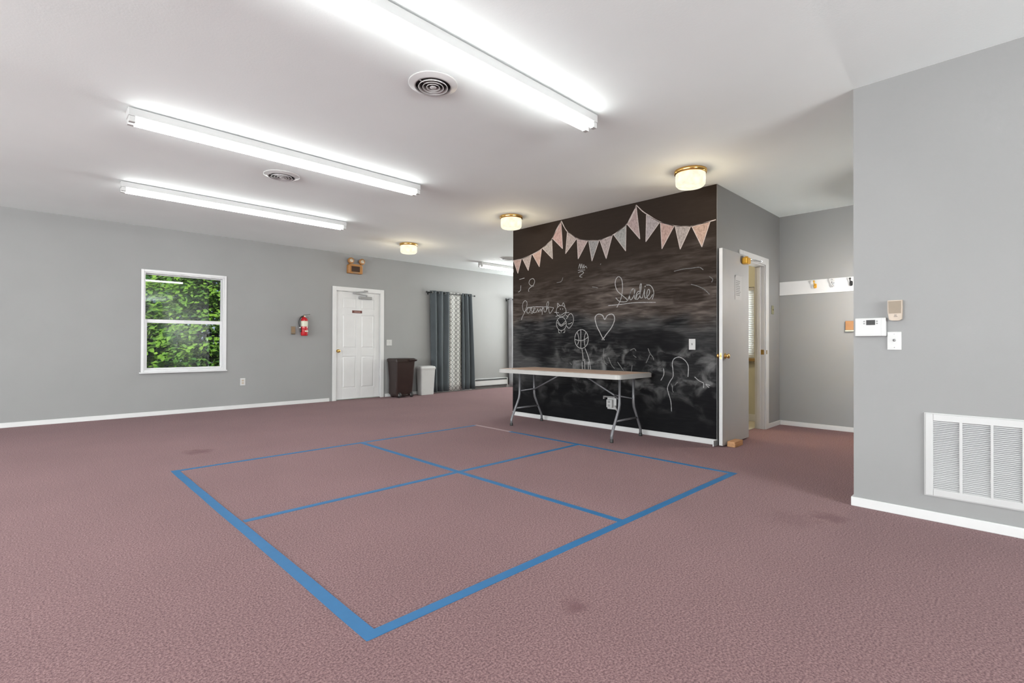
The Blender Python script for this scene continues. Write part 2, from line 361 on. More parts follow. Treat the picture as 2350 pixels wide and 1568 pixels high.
def rrect(w, d, r, seg=4):
    pts = []
    for cx, cy, a0 in ((w / 2 - r, d / 2 - r, 0), (-w / 2 + r, d / 2 - r, PI / 2), (-w / 2 + r, -d / 2 + r, PI), (w / 2 - r, -d / 2 + r, 1.5 * PI)):
        for i in range(seg + 1):
            a = a0 + PI / 2 * i / seg; pts.append((cx + r * math.cos(a), cy + r * math.sin(a)))
    return pts
def loft(bm, secs, seg=4, mi=0):
    """secs: (cx, cy, z, w, d, corner radius): rounded-rectangle sections skinned upward and capped."""
    rings = []
    for cx, cy, z, w, d, r in secs:
        rings.append([bm.verts.new((cx + x, cy + y, z)) for x, y in rrect(w, d, r, seg)])
    n = len(rings[0])
    for A, B in zip(rings, rings[1:]):
        for j in range(n):
            f = bm.faces.new((A[j], A[(j + 1) % n], B[(j + 1) % n], B[j])); f.material_index = mi
    for ring in (rings[0], rings[-1]): bm.faces.new(ring).material_index = mi
def prism(bm, poly, axis, a, b, mi=0):
    """Extrude a closed 2-D outline along an axis from a to b. axis x: (y,z); y: (x,z); z: (x,y)."""
    def P(u, v, t): return {'x': (t, u, v), 'y': (u, t, v), 'z': (u, v, t)}[axis]
    A = [bm.verts.new(P(u, v, a)) for u, v in poly]; B = [bm.verts.new(P(u, v, b)) for u, v in poly]
    n = len(poly)
    for j in range(n): bm.faces.new((A[j], A[(j + 1) % n], B[(j + 1) % n], B[j])).material_index = mi
    bm.faces.new(A).material_index = mi; bm.faces.new(B).material_index = mi

def link(name, bm, m, parent=None, smooth=False):
    """Geometry given in world coordinates becomes ONE mesh object, relative to its root when it has one."""
    if parent is not None:
        r = parent
        o = Vector((0, 0, 0))
        while r is not None: o += r.location; r = r.parent
        bmesh.ops.translate(bm, verts=bm.verts, vec=-o)
    bmesh.ops.recalc_face_normals(bm, faces=bm.faces)
    me = bpy.data.meshes.new(name); bm.to_mesh(me); bm.free()
    for x in (m if isinstance(m, (list, tuple)) else [m]): me.materials.append(x)
    if smooth:
        for f in me.polygons: f.use_smooth = True
    ob = bpy.data.objects.new(name, me); C.objects.link(ob)
    if parent is not None: ob.parent = parent
    return ob
def thing(name, label, cat, loc, group=None):
    o = bpy.data.objects.new(name, None); C.objects.link(o); o.location = loc; o.empty_display_size = 0.1
    o['label'] = label; o['category'] = cat
    if group: o['group'] = group
    return o
def tag(o, label, cat, group=None):
    o['label'] = label; o['category'] = cat
    if group: o['group'] = group
    return o
def struct(name, bm, m, label=None, cat=None, parent=None):
    o = link(name, bm, m, parent)
    if parent is None:
        o['kind'] = 'structure'
        if label: o['label'] = label; o['category'] = cat
    return o
def sroot(name, loc, label, cat):
    o = thing(name, label, cat, loc); o['kind'] = 'structure'; return o
def nb(): return bmesh.new()
def dup(root, loc, label=None):
    r = root.copy(); C.objects.link(r); r.location = loc
    if label: r['label'] = label
    for ch in list(root.children):
        c = ch.copy(); C.objects.link(c); c.parent = r
        for g in list(ch.children):
            d = g.copy(); C.objects.link(d); d.parent = c
    return r

# chalk lines on the board, as (y, z) on the wall in metres
STRING=[[(5.258,2.299),(5.062,2.301),(4.869,2.336),(4.664,2.398),(4.495,2.495),(4.391,2.637),(4.317,2.723)],[(4.317,2.723),(4.221,2.57),(4.058,2.449),(3.87,2.393),(3.689,2.368),(3.501,2.4),(3.295,2.502),(3.208,2.603),(3.163,2.709)],[(3.163,2.709),(3.085,2.625),(3.022,2.574),(2.855,2.454),(2.678,2.38),(2.481,2.341),(2.273,2.358),(2.212,2.365)]]
PENN=[[(5.243,2.3),(5.072,2.302),(5.147,2.094)],[(5.053,2.3),(4.873,2.329),(4.935,2.114)],[(4.85,2.333),(4.677,2.386),(4.719,2.144)],[(4.655,2.394),(4.486,2.5),(4.473,2.228)],[(4.477,2.512),(4.322,2.718),(4.294,2.343)],[(4.213,2.559),(4.055,2.444),(4.244,2.269)],[(4.047,2.438),(3.874,2.393),(4.03,2.172)],[(3.862,2.392),(3.699,2.367),(3.808,2.118)],[(3.685,2.365),(3.499,2.4),(3.589,2.121)],[(3.476,2.399),(3.302,2.497),(3.308,2.181)],[(3.288,2.503),(3.163,2.697),(3.113,2.296)],[(3.028,2.569),(2.857,2.451),(3.036,2.252)],[(2.849,2.448),(2.681,2.378),(2.83,2.142)],[(2.67,2.373),(2.487,2.342),(2.609,2.108)],[(2.476,2.341),(2.273,2.355),(2.362,2.099)]]
NAMEJ=[[(5.072,1.408),(5.05,1.455),(5.006,1.516),(4.967,1.593),(4.96,1.655),(4.995,1.684),(5.033,1.662),(5.051,1.608),(5.036,1.544),(5.003,1.524),(4.967,1.556),(4.92,1.588)],[(4.92,1.58),(4.951,1.561),(4.963,1.52),(4.934,1.5),(4.898,1.527),(4.895,1.568),(4.92,1.58)],[(4.895,1.563),(4.862,1.577),(4.877,1.536),(4.841,1.514),(4.855,1.496),(4.884,1.506)],[(4.837,1.524),(4.799,1.553),(4.813,1.569),(4.834,1.545),(4.824,1.503),(4.778,1.511),(4.75,1.551),(4.732,1.512),(4.695,1.553),(4.688,1.515),(4.665,1.547)],[(4.661,1.575),(4.664,1.468)],[(4.66,1.538),(4.636,1.566),(4.626,1.515),(4.603,1.503),(4.573,1.552),(4.543,1.619),(4.558,1.642),(4.58,1.603),(4.586,1.511)],[(4.579,1.532),(4.546,1.561),(4.537,1.508),(4.513,1.481),(4.451,1.551)],[(4.963,1.58),(4.82,1.587),(4.654,1.577),(4.546,1.569),(4.451,1.554)]]
CAT=[[(4.233,1.496),(4.236,1.475),(4.246,1.456),(4.262,1.44),(4.282,1.43),(4.306,1.424),(4.33,1.425),(4.354,1.432),(4.375,1.445),(4.391,1.462),(4.402,1.483),(4.405,1.504),(4.402,1.526),(4.392,1.545),(4.375,1.561),(4.354,1.572),(4.331,1.577),(4.306,1.575),(4.283,1.568),(4.262,1.555),(4.246,1.538),(4.236,1.518),(4.233,1.496)],[(4.378,1.552),(4.382,1.612),(4.344,1.578)],[(4.3,1.583),(4.277,1.611),(4.252,1.556)],[(4.337,1.531),(4.327,1.53)],[(4.296,1.529),(4.286,1.528)],[(4.44,1.491),(4.357,1.48)],[(4.414,1.431),(4.356,1.448)],[(4.243,1.476),(4.181,1.477)],[(4.236,1.443),(4.193,1.417)],[(4.353,1.451),(4.318,1.447),(4.243,1.482)],[(4.229,1.327),(4.232,1.302),(4.242,1.279),(4.258,1.26),(4.278,1.246),(4.302,1.24),(4.326,1.24),(4.35,1.248),(4.371,1.262),(4.387,1.282),(4.398,1.306),(4.401,1.331),(4.398,1.357),(4.387,1.38),(4.371,1.399),(4.35,1.412),(4.327,1.419),(4.302,1.418),(4.279,1.41),(4.258,1.395),(4.242,1.375),(4.232,1.352),(4.229,1.327)],[(4.382,1.38),(4.318,1.314),(4.236,1.37)],[(4.386,1.351),(4.318,1.298),(4.234,1.341)],[(4.362,1.252),(4.36,1.212),(4.337,1.209)],[(4.318,1.244),(4.314,1.212)],[(4.252,1.25),(4.258,1.214),(4.28,1.211)],[(4.226,1.39),(4.187,1.444),(4.144,1.459),(4.107,1.405),(4.119,1.328),(4.18,1.267),(4.226,1.302)],[(4.201,1.323),(4.162,1.328),(4.131,1.343)]]
BALL=[[(3.865,1.121),(3.869,1.087),(3.881,1.056),(3.901,1.029),(3.927,1.011),(3.957,1.001),(3.988,1.0),(4.018,1.01),(4.045,1.029),(4.066,1.055),(4.079,1.087),(4.084,1.122),(4.079,1.157),(4.066,1.189),(4.045,1.215),(4.019,1.234),(3.989,1.243),(3.957,1.243),(3.928,1.232),(3.902,1.213),(3.882,1.187),(3.869,1.155),(3.865,1.121)],[(3.984,1.242),(3.983,1.002)],[(4.041,1.207),(4.017,1.136),(4.019,1.089),(4.04,1.046)],[(3.905,1.205),(3.925,1.145),(3.925,1.079),(3.911,1.018)],[(4.076,1.117),(4.028,1.105),(3.94,1.107),(3.865,1.149)],[(3.967,0.999),(3.951,0.91),(3.945,0.835)],[(3.916,1.0),(3.876,0.921),(3.847,0.838),(3.824,0.727)],[(3.963,0.825),(3.957,0.722)],[(3.924,0.864),(3.916,0.724)],[(3.864,0.828),(3.862,0.726)]]
HEART=[[(3.611,1.364),(3.641,1.413),(3.696,1.435),(3.744,1.417),(3.757,1.373),(3.729,1.281),(3.685,1.207),(3.635,1.132),(3.586,1.178),(3.512,1.258),(3.47,1.337),(3.468,1.39),(3.491,1.422),(3.533,1.426),(3.576,1.408),(3.611,1.364)],[(3.651,1.104),(3.635,1.133),(3.619,1.104)]]
NAMES=[[(3.447,1.624),(3.408,1.585),(3.366,1.57),(3.302,1.569),(3.272,1.589)],[(3.433,1.507),(3.394,1.566),(3.366,1.637),(3.352,1.74),(3.363,1.838),(3.404,1.881),(3.445,1.854),(3.456,1.791),(3.43,1.715),(3.373,1.662),(3.302,1.606),(3.285,1.578)],[(3.285,1.574),(3.267,1.607),(3.233,1.688),(3.199,1.716),(3.222,1.709),(3.247,1.663),(3.252,1.608),(3.233,1.586),(3.199,1.626),(3.181,1.681),(3.184,1.712),(3.189,1.649),(3.181,1.599),(3.162,1.588)],[(3.162,1.588),(3.151,1.635),(3.115,1.665),(3.134,1.681),(3.161,1.647),(3.165,1.6),(3.143,1.589),(3.114,1.632),(3.093,1.752),(3.109,1.757),(3.114,1.679),(3.107,1.606),(3.082,1.6)],[(3.082,1.6),(3.061,1.661),(3.05,1.704),(3.053,1.64),(3.042,1.594),(3.027,1.6)],[(3.048,1.733),(3.04,1.73)],[(3.027,1.6),(2.993,1.635),(2.985,1.676),(3.001,1.694),(3.019,1.661),(3.019,1.608),(2.999,1.58),(2.967,1.599),(2.948,1.632)],[(3.029,1.746),(2.98,1.739),(2.948,1.702),(2.932,1.654),(2.939,1.608),(2.952,1.575)],[(3.561,1.535),(3.401,1.539),(3.233,1.548),(3.098,1.547),(2.909,1.537)]]
CROWN=[[(4.024,2.047),(4.001,2.105),(3.989,2.043),(3.971,2.102),(3.957,2.039),(3.936,2.089),(3.934,2.041),(3.907,2.064),(3.887,2.036)],[(4.033,2.024),(3.918,2.018)],[(4.03,1.99),(3.971,2.003),(3.942,1.981),(4.006,1.945),(3.965,1.925)]]
DIGITS=[[(5.119,2.003),(5.012,2.014)],[(5.084,1.912),(5.093,1.843),(5.136,1.82)],[(4.828,1.883),(4.885,1.895),(4.921,1.934),(4.899,1.979),(4.842,1.99),(4.811,1.956),(4.821,1.915),(4.849,1.887),(4.899,1.865),(4.93,1.836),(4.92,1.809)]]
FIGURE=[[(2.711,0.303),(2.72,0.414),(2.751,0.513),(2.759,0.569),(2.729,0.638),(2.693,0.696),(2.695,0.774),(2.702,0.841),(2.681,0.892),(2.627,0.913),(2.575,0.895),(2.534,0.857),(2.513,0.803),(2.519,0.699)],[(2.443,0.703),(2.398,0.667),(2.338,0.639),(2.284,0.597)],[(2.338,0.639),(2.273,0.619)],[(2.343,0.638),(2.343,0.59)],[(2.809,0.781),(2.805,0.713),(2.842,0.643)]]
ARCS=[[(4.288,1.953),(4.319,1.902),(4.396,1.894)],[(3.803,1.787),(3.713,1.767)],[(4.078,0.832),(4.018,0.833)],[(4.167,0.81),(4.139,0.782)],[(3.677,2.066),(3.671,2.061)],[(3.621,1.002),(3.629,0.916),(3.613,0.835),(3.573,0.798)],[(3.554,0.89),(3.511,0.802),(3.463,0.754)],[(3.422,0.839),(3.379,0.785),(3.336,0.735)],[(3.246,0.981),(3.191,1.002),(3.164,0.976)],[(3.198,0.922),(3.161,0.897)],[(3.216,0.802),(3.228,0.73)],[(3.005,1.007),(2.979,0.949),(2.941,0.904),(2.932,0.871)],[(2.982,0.938),(3.005,0.885),(3.031,0.837)],[(2.682,1.871),(2.575,1.884),(2.483,1.883),(2.393,1.884),(2.347,1.852)],[(2.483,1.709),(2.404,1.68),(2.338,1.643),(2.278,1.585)],[(2.284,1.777),(2.246,1.743),(2.257,1.711)],[(2.693,0.607),(2.701,0.545),(2.687,0.518)],[(2.639,0.638),(2.675,0.597)],[(2.717,0.614),(2.702,0.57)]]

# ------------------------------------------------------------------ room shell
bm = nb(); box(bm, X0, X1, Y0, YL, -0.1, 0)
struct('floor', bm, M['carpet'], 'mauve speckled carpet covering the whole room floor', 'floor')
bm = nb()
prism(bm, [(X0 - TH, Y0 - TH), (XB + TH, Y0 - TH), (XB + TH, YC - TH), (X1 + TH, YC - TH), (X1 + TH, YL + TH), (X0 - TH, YL + TH)], 'z', H, H + 0.15)
struct('ceiling', bm, M['ceiling'], 'flat white painted ceiling', 'ceiling')

WX0, WX1, WZ0, WZ1 = 1.190, 2.214, 0.655, 2.085      # window opening in the left wall
VX0, VX1, VZ0, VZ1 = 6.34, 7.02, 0.42, 2.00          # window opening behind the curtains
DX0, DX1, DZ = 4.050, 4.965, 2.045                   # white door in the left wall
def wall_y(bm, y0, y1, xs, holes):
    """A wall along x between xs with rectangular holes (x0,x1,z0,z1)."""
    x = xs[0]
    for h in sorted(holes):
        box(bm, x, h[0], y0, y1, 0, H)
        if h[2] > 0: box(bm, h[0], h[1], y0, y1, 0, h[2])
        box(bm, h[0], h[1], y0, y1, h[3], H)
        x = h[1]
    box(bm, x, xs[1], y0, y1, 0, H)
bm = nb(); wall_y(bm, YL, YL + TH, (X0, X1), [(WX0, WX1, WZ0, WZ1), (VX0, VX1, VZ0, VZ1), (DX0, DX1, 0, DZ)])
struct('wall_left', bm, M['wall'], 'long grey wall with the window, white door and curtains', 'wall')
bm = nb(); box(bm, XC, XC + TH, YS, YC, 0, H)
struct('wall_partition', bm, M['wall'], 'partition wall behind the chalkboard', 'wall')
SX0, SX1, SZ = 5.83, 6.56, 2.045                     # doorway beside the chalkboard
bm = nb(); wall_y(bm, YS, YS + 0.11, (XC + TH, XB), [(SX0, SX1, 0, SZ)])
struct('wall_side', bm, M['wall'], 'dark grey wall with the open doorway right of the chalkboard', 'wall')
bm = nb()
BW = (2.52, 3.70, 0.868, 1.845)                      # window of the little room (y0,y1,z0,z1)
box(bm, XB, XB + TH, YR - TH, BW[0], 0, H); box(bm, XB, XB + TH, BW[1], YC, 0, H)
box(bm, XB, XB + TH, BW[0], BW[1], 0, BW[2]); box(bm, XB, XB + TH, BW[0], BW[1], BW[3], H)
struct('wall_back', bm, M['wall'], 'grey recess wall behind the coat rail', 'wall')
bm = nb()
box(bm, XB - 0.008, XB - 0.001, YS + 0.115, BW[0], 0.1, H - 0.002); box(bm, XB - 0.008, XB - 0.001, BW[0], BW[1], 0.1, BW[2]); box(bm, XB - 0.008, XB - 0.001, BW[0], BW[1], BW[3], H - 0.002)
box(bm, XB - 0.008, XB - 0.001, BW[1], YC - TH, 0.1, H - 0.002)
struct('wall_lining', bm, M['cream'], 'cream wall seen through the open doorway', 'wall')
bm = nb(); box(bm, XC + TH, X1, YC - TH, YC, 0, H)
struct('wall_far_side', bm, M['cream'], 'wall closing the little room', 'wall')
bm = nb(); box(bm, XR, XR + TH, Y0, YR, 0, H); box(bm, XR + TH, XB, YR - TH, YR, 0, H)
struct('wall_right', bm, M['wall'], 'near grey wall with the thermostat and return grille', 'wall')
RWX = (-1.2, 6.4, .75, 2.25)       # added window bank in the wall behind (y0,y1,z0,z1)
RWY = (-.3, 3.0, .75, 2.25)       # and in the other one (x0,x1,z0,z1)
bm = nb()
box(bm, X0 - TH, X0, Y0 - TH, RWX[0], 0, H); box(bm, X0 - TH, X0, RWX[1], YL + TH, 0, H); box(bm, X0 - TH, X0, RWX[0], RWX[1], 0, RWX[2]); box(bm, X0 - TH, X0, RWX[0], RWX[1], RWX[3], H)
wall_y(bm, Y0 - TH, Y0, (X0, XR), [RWY])
struct('wall_rear', bm, M['wall'], 'walls behind the camera', 'wall')
RWE = (5.6, 8.4, .75, 2.25)  # added window bank in the unseen end wall
bm = nb(); box(bm, X1, X1 + TH, YC - TH, RWE[0], 0, H); box(bm, X1, X1 + TH, RWE[1], YL + TH, 0, H); box(bm, X1, X1 + TH, RWE[0], RWE[1], 0, RWE[2]); box(bm, X1, X1 + TH, RWE[0], RWE[1], RWE[3], H)
struct('wall_end', bm, M['wall'], 'far end wall of the hall', 'wall')
bm = nb(); box(bm, XC + TH, XB, YS + 0.115, YC - TH, 0, 0.006)
struct('floor_small_room', bm, M['cream_floor'], 'cream vinyl floor inside the doorway', 'floor')

BH, BT = 0.058, 0.013
def base(name, segs, label):
    bm = nb()
    for s in segs: box(bm, *s, bev=0.003)
    struct(name, bm, M['white'], label, 'baseboard')
base('baseboard_left', [(X0, 3.93, YL - BT, YL - 0.001, 0, BH + .004), (5.065, 7.30, YL - BT, YL - 0.001, 0, BH + .004), (8.41, X1, YL - BT, YL - 0.001, 0, BH + .004)], 'white baseboard along the wall with the window')
base('baseboard_partition', [(XC - BT, XC - 0.001, YS - BT, YC, 0, BH)], 'white baseboard under the chalkboard')
base('baseboard_side', [(XC - BT + .001, 5.05, YS - BT, YS - .001, 0, BH), (6.665, XB - .001, YS - BT, YS - 0.001, 0, BH)], 'short white baseboard beside the doorway')
base('baseboard_back', [(XB - BT, XB - 0.001, YR, YS - BT, 0, BH)], 'white baseboard under the coat rail')
base('baseboard_right', [(XR - BT - .002, XR - 0.001, Y0, YR + BT, 0, BH), (XR, XB - BT, YR + .001, YR + BT, 0, BH)], 'white baseboard along the near right wall')
bm = nb(); box(bm, XB - 0.026, XB - 0.009, YS + 0.12, YC - TH, 0.007, 0.10, bev=0.003)
struct('baseboard_small_room', bm, M['vinyl'], 'cream baseboard inside the doorway', 'baseboard')

# ------------------------------------------------------------------ window in the left wall
w = sroot('window_1', ((WX0 + WX1) / 2, YL, WZ0), 'white double-hung window looking out on green trees', 'window')
bm = nb(); c = 0.034
yA, yB = YL - 0.014, YL - 0.001
box(bm, WX0 - c, WX0, yA, yB, WZ0 - .02, WZ1 + c, .003); box(bm, WX1, WX1 + c, yA, yB, WZ0 - .02, WZ1 + c, .003)
box(bm, WX0, WX1, yA, yB, WZ1, WZ1 + c, .003); box(bm, WX0, WX1, yA, yB, WZ0 - .02, WZ0, .003)
link('casing', bm, M['vinyl'], w)
bm = nb(); f = 0.016; y2 = YL + 0.115
box(bm, WX0 + .0005, WX0 + f, YL, y2, WZ0, WZ1 - .0005); box(bm, WX1 - f, WX1 - .0005, YL, y2, WZ0, WZ1 - .0005)
box(bm, WX0 + f, WX1 - f, YL, y2, WZ1 - f, WZ1 - .0005); box(bm, WX0 + f, WX1 - f, YL, y2, WZ0 + .0005, WZ0 + f)
link('frame', bm, M['vinyl'], w)
bm = nb(); box(bm, WX0 - 0.055, WX1 + 0.042, YL - 0.045, YL - .001, WZ0 - 0.038, WZ0 - 0.0205, .004); link('sill', bm, M['vinyl'], w)
def sash(name, x0, x1, z0, z1, ya, yb, st, rt, rb):
    bm = nb()
    box(bm, x0, x0 + st, ya, yb, z0, z1, .002); box(bm, x1 - st, x1, ya, yb, z0, z1, .002)
    box(bm, x0 + st, x1 - st, ya, yb, z1 - rt, z1, .002); box(bm, x0 + st, x1 - st, ya, yb, z0, z0 + rb, .002)
    o = link(name, bm, M['vinyl'], w)
    bm = nb(); box(bm, x0 + st - .004, x1 - st + .004, (ya + yb) / 2 - .002, (ya + yb) / 2 + .002, z0 + rb - .004, z1 - rt + .004)
    g = link('pane', bm, M['glass'], o)
    return o
zm = 1.372
sash('upper_sash', WX0 + f + .001, WX1 - f - .001, zm - .02, WZ1 - f - .001, YL + .078, YL + .108, .010, .014, .05)
sash('lower_sash', WX0 + f + .001, WX1 - f - .001, WZ0 + f + .001, zm + .03, YL + .042, YL + .072, .026, .052, .02)
bm = nb(); box(bm, 1.69, 1.74, YL + .030, YL + .042, zm + .004, zm + .022, .003); link('sash_lock', bm, M['vinyl'], w)

# window hidden behind the curtain
w = sroot('window_2', ((VX0 + VX1) / 2, YL, VZ0), 'window behind the patterned sheer curtain', 'window')
bm = nb(); f2 = .05
box(bm, VX0 + .001, VX0 + f2, YL + .03, YL + .09, VZ0 + .001, VZ1 - .001); box(bm, VX1 - f2, VX1 - .001, YL + .03, YL + .09, VZ0 + .001, VZ1 - .001)
box(bm, VX0 + f2, VX1 - f2, YL + .03, YL + .09, VZ0 + .001, VZ0 + f2); box(bm, VX0 + f2, VX1 - f2, YL + .03, YL + .09, VZ1 - f2, VZ1 - .001)
box(bm, VX0 + f2, VX1 - f2, YL + .03, YL + .09, 1.2, 1.25)
link('frame', bm, M['vinyl'], w)
bm = nb(); box(bm, VX0 + f2, VX1 - f2, YL + .058, YL + .062, VZ0 + f2, 1.2); link('pane', bm, M['glass'], w)
bm = nb(); box(bm, VX0 + f2, VX1 - f2, YL + .058, YL + .062, 1.25, VZ1 - f2); link('pane', bm, M['glass'], w)

# window of the little room, with its blind
w = sroot('window_3', (XB, (BW[0] + BW[1]) / 2, BW[2]), 'bright window inside the small room behind the open door', 'window')
bm = nb()
for (a, b, c0, d) in ((BW[0] + .001, BW[0] + .05, BW[2] + .001, BW[3] - .001), (BW[1] - .05, BW[1] - .001, BW[2] + .001, BW[3] - .001), (BW[0] + .05, BW[1] - .05, BW[2] + .001, BW[2] + .05), (BW[0] + .05, BW[1] - .05, BW[3] - .05, BW[3] - .001)):
    box(bm, XB + .05, XB + .10, a, b, c0, d)
link('frame', bm, M['vinyl'], w)
bm = nb(); box(bm, XB + .073, XB + .077, BW[0] + .05, BW[1] - .05, BW[2] + .05, BW[3] - .05); link('pane', bm, M['glass'], w)
bm = nb(); box(bm, XB - .06, XB - .0085, BW[0] - .03, BW[1] + .03, BW[2] - .042, BW[2] - .001, .004); link('sill', bm, M['sill_wood'], w)
b = thing('window_blind', 'white slatted blind in the window seen through the doorway', 'blind', (XB, 3.1, BW[3]))
bm = nb(); box(bm, XB + .004, XB + .044, BW[0] + .006, BW[1] - .006, BW[3] - .045, BW[3] - .003, .003); link('headrail', bm, M['plastic'], b)
bm = nb()
n = 30
for i in range(n):
    z = BW[2] + .03 + (BW[3] - .055 - BW[2] - .03) * i / (n - 1)
    vs = [bm.verts.new(p) for p in ((XB + .010, BW[0] + .01, z + .012), (XB + .010, BW[1] - .01, z + .012), (XB + .034, BW[1] - .01, z - .014), (XB + .034, BW[0] + .01, z - .014))]
    bm.faces.new(vs)
    vs2 = [bm.verts.new(v.co + Vector((.0008, 0, .0008))) for v in vs]; bm.faces.new(vs2[::-1])
link('slats', bm, M['blind'], b)
bm = nb(); box(bm, XB + .012, XB + .034, BW[0] + .01, BW[1] - .01, BW[2] + .003, BW[2] + .014, .002); link('bottom_rail', bm, M['plastic'], b)

# window banks added in unseen walls to carry the fill light
for nm, horiz, (a0, a1, z0, z1), XO in (('added_window_4', False, RWX, X0), ('added_window_5', True, RWY, X0), ('added_window_6', False, RWE, X1 + TH)):
    w = sroot(nm, (XO, (a0 + a1) / 2, z0) if not horiz else ((a0 + a1) / 2, Y0, z0), 'added row of windows in an unseen outer wall, for fill light', 'window')
    def rbox(bm, p, q, d0, d1, u, v):
        if horiz: box(bm, p, q, Y0 - d1, Y0 - d0, u, v)
        else: box(bm, XO - d1, XO - d0, p, q, u, v)
    bm = nb(); n = 4
    rbox(bm, a0 + .001, a1 - .001, .03, .09, z0 + .001, z0 + .05); rbox(bm, a0 + .001, a1 - .001, .03, .09, z1 - .05, z1 - .001)
    for k in range(n + 1):
        c_ = a0 + .03 + (a1 - a0 - .06) * k / n; rbox(bm, c_ - .029, c_ + .029, .03, .09, z0 + .05, z1 - .05)
    link('frame', bm, M['vinyl'], w)
    for k in range(n):
        p, q = a0 + .059 + (a1 - a0 - .06) * k / n, a0 + .001 + (a1 - a0 - .06) * (k + 1) / n
        bm = nb(); rbox(bm, p, q, .058, .062, z0 + .05, z1 - .05); link('pane', bm, M['glass'], w)

# ------------------------------------------------------------------ six-panel white door in the left wall
d = sroot('door_1', ((DX0 + DX1) / 2, YL, 0), 'closed white six-panel door in the window wall', 'door')
bm = nb(); cw = .068
box(bm, DX0 - cw, DX0 + .006, YL - .018, YL - .001, 0, DZ + cw, .004); box(bm, DX1 - .006, DX1 + cw, YL - .018, YL - .001, 0, DZ + cw, .004)
box(bm, DX0 + .006, DX1 - .006, YL - .018, YL - .001, DZ - .006, DZ + cw, .004)
box(bm, DX0 + .001, DX0 + .014, YL, YL + .11, 0, DZ - .001); box(bm, DX1 - .014, DX1 - .001, YL, YL + .11, 0, DZ - .001); box(bm, DX0 + .014, DX1 - .014, YL, YL + .11, DZ - .014, DZ - .001)
link('door_frame', bm, M['white'], d)
LX0, LX1, LZ0, LZ1, LY = DX0 + .017, DX1 - .017, .018, DZ - .017, YL + .012
bm = nb()
box(bm, LX0, LX1, LY + .008, LY + .040, LZ0, LZ1)
W_ = LX1 - LX0; st, mw = .115, .10
pw = (W_ - 2 * st - mw) / 2
rows = [(LZ0 + .20, LZ0 + .80), (LZ0 + .95, LZ0 + 1.58), (LZ0 + 1.69, LZ1 - .115)]
cols = [(LX0 + st, LX0 + st + pw), (LX1 - st - pw, LX1 - st)]
for a, b_ in ((LX0, LX0 + st), (cols[0][1], cols[1][0]), (LX1 - st, LX1)): box(bm, a, b_, LY, LY + .009, LZ0, LZ1, .0015)
zs = [LZ0] + [z for r in rows for z in r] + [LZ1]
for k in range(0, len(zs), 2):
    for a, b_ in cols: box(bm, a, b_, LY, LY + .009, zs[k], zs[k + 1], .0015)
for r0, r1 in rows:
    for a, b_ in cols:
        g = .032
        A = [(a + .012, r0 + .012), (b_ - .012, r0 + .012), (b_ - .012, r1 - .012), (a + .012, r1 - .012)]
        B = [(a + g, r0 + g), (b_ - g, r0 + g), (b_ - g, r1 - g), (a + g, r1 - g)]
        va = [bm.verts.new((x, LY + .0085, z)) for x, z in A]; vb = [bm.verts.new((x, LY + .002, z)) for x, z in B]
        for j in range(4): bm.faces.new((va[j], va[(j + 1) % 4], vb[(j + 1) % 4], vb[j]))
        bm.faces.new(vb)
leaf = link('leaf', bm, M['white'], d)
bm = nb(); kx, kz = 4.098, .918
lathe(bm, [(.0, 0), (.031, 0), (.031, -.006), (.012, -.010), (.011, -.030), (.022, -.036), (.029, -.048), (.026, -.060), (.012, -.066), (.0, -.067)], (kx, LY - .0005, kz), 20, 'y')
link('knob', bm, M['brass'], d)
bm = nb(); box(bm, DX0 + .015, DX1 - .015, YL - .02, YL + .06, .001, .014, .003); link('threshold', bm, M['chrome'], d)
bm = nb()
box(bm, 4.50, 4.765, LY - .055, LY - .0005, 1.905, 1.955, .008)
o = link('door_closer', bm, M['silver'], d)
bm = nb()
tube(bm, [(4.66, LY - .03, 1.955), (4.66, LY - .03, 1.985)], .014, 10)
tube(bm, [(4.66, LY - .035, 1.982), (4.36, LY - .075, 2.000)], .011, 8); tube(bm, [(4.36, LY - .075, 2.006), (4.63, YL - .03, 2.055)], .010, 8)
box(bm, 4.60, 4.68, YL - .034, YL - .019, 2.045, 2.075, .003)
link('closer_arm', bm, M['silver'], o)
s = thing('door_sign', 'small dark red sign on the upper part of the white door', 'sign', (4.475, LY - .002, 1.66))
bm = nb(); box(bm, 4.375, 4.577, LY - .005, LY - .001, 1.634, 1.684, .002); link('plate', bm, M['sign_red'], s)
bm = nb()
for k in range(6): box(bm, 4.420 + k * .021, 4.434 + k * .021, LY - .0062, LY - .0052, 1.646, 1.671)
link('lettering', bm, M['sign_text'], s)

# ------------------------------------------------------------------ grey flush door standing open beside the chalkboard
d = sroot('door_2', (5.80, 2.13, 0), 'pale grey flush door standing open against the side wall', 'door')
bm = nb(); cw = .098
box(bm, SX0 - cw, SX0 + .005, YS - .018, YS - .001, 0, SZ + .085, .004); box(bm, SX1 - .005, SX1 + cw, YS - .018, YS - .001, 0, SZ + .085, .004)
box(bm, SX0 + .005, SX1 - .005, YS - .018, YS - .001, SZ - .005, SZ + .085, .004)
box(bm, SX0 + .001, SX0 + .015, YS, YS + .112, 0, SZ - .001); box(bm, SX1 - .015, SX1 - .001, YS, YS + .112, 0, SZ - .001); box(bm, SX0 + .015, SX1 - .015, YS, YS + .112, SZ - .015, SZ - .001)
box(bm, SX1 - .027, SX1 - .015, YS + .045, YS + .08, 0, SZ - .015, .002); box(bm, SX0 + .015, SX0 + .027, YS + .045, YS + .08, 0, SZ - .015, .002)
link('door_frame', bm, M['white'], d)
EX0, EX1, EY0, EY1 = 5.082, 5.785, 2.110, 2.146
bm = nb(); box(bm, EX0, EX1, EY0, EY1, .016, 2.046, .002)
leaf2 = link('leaf', bm, M['door_grey'], d)
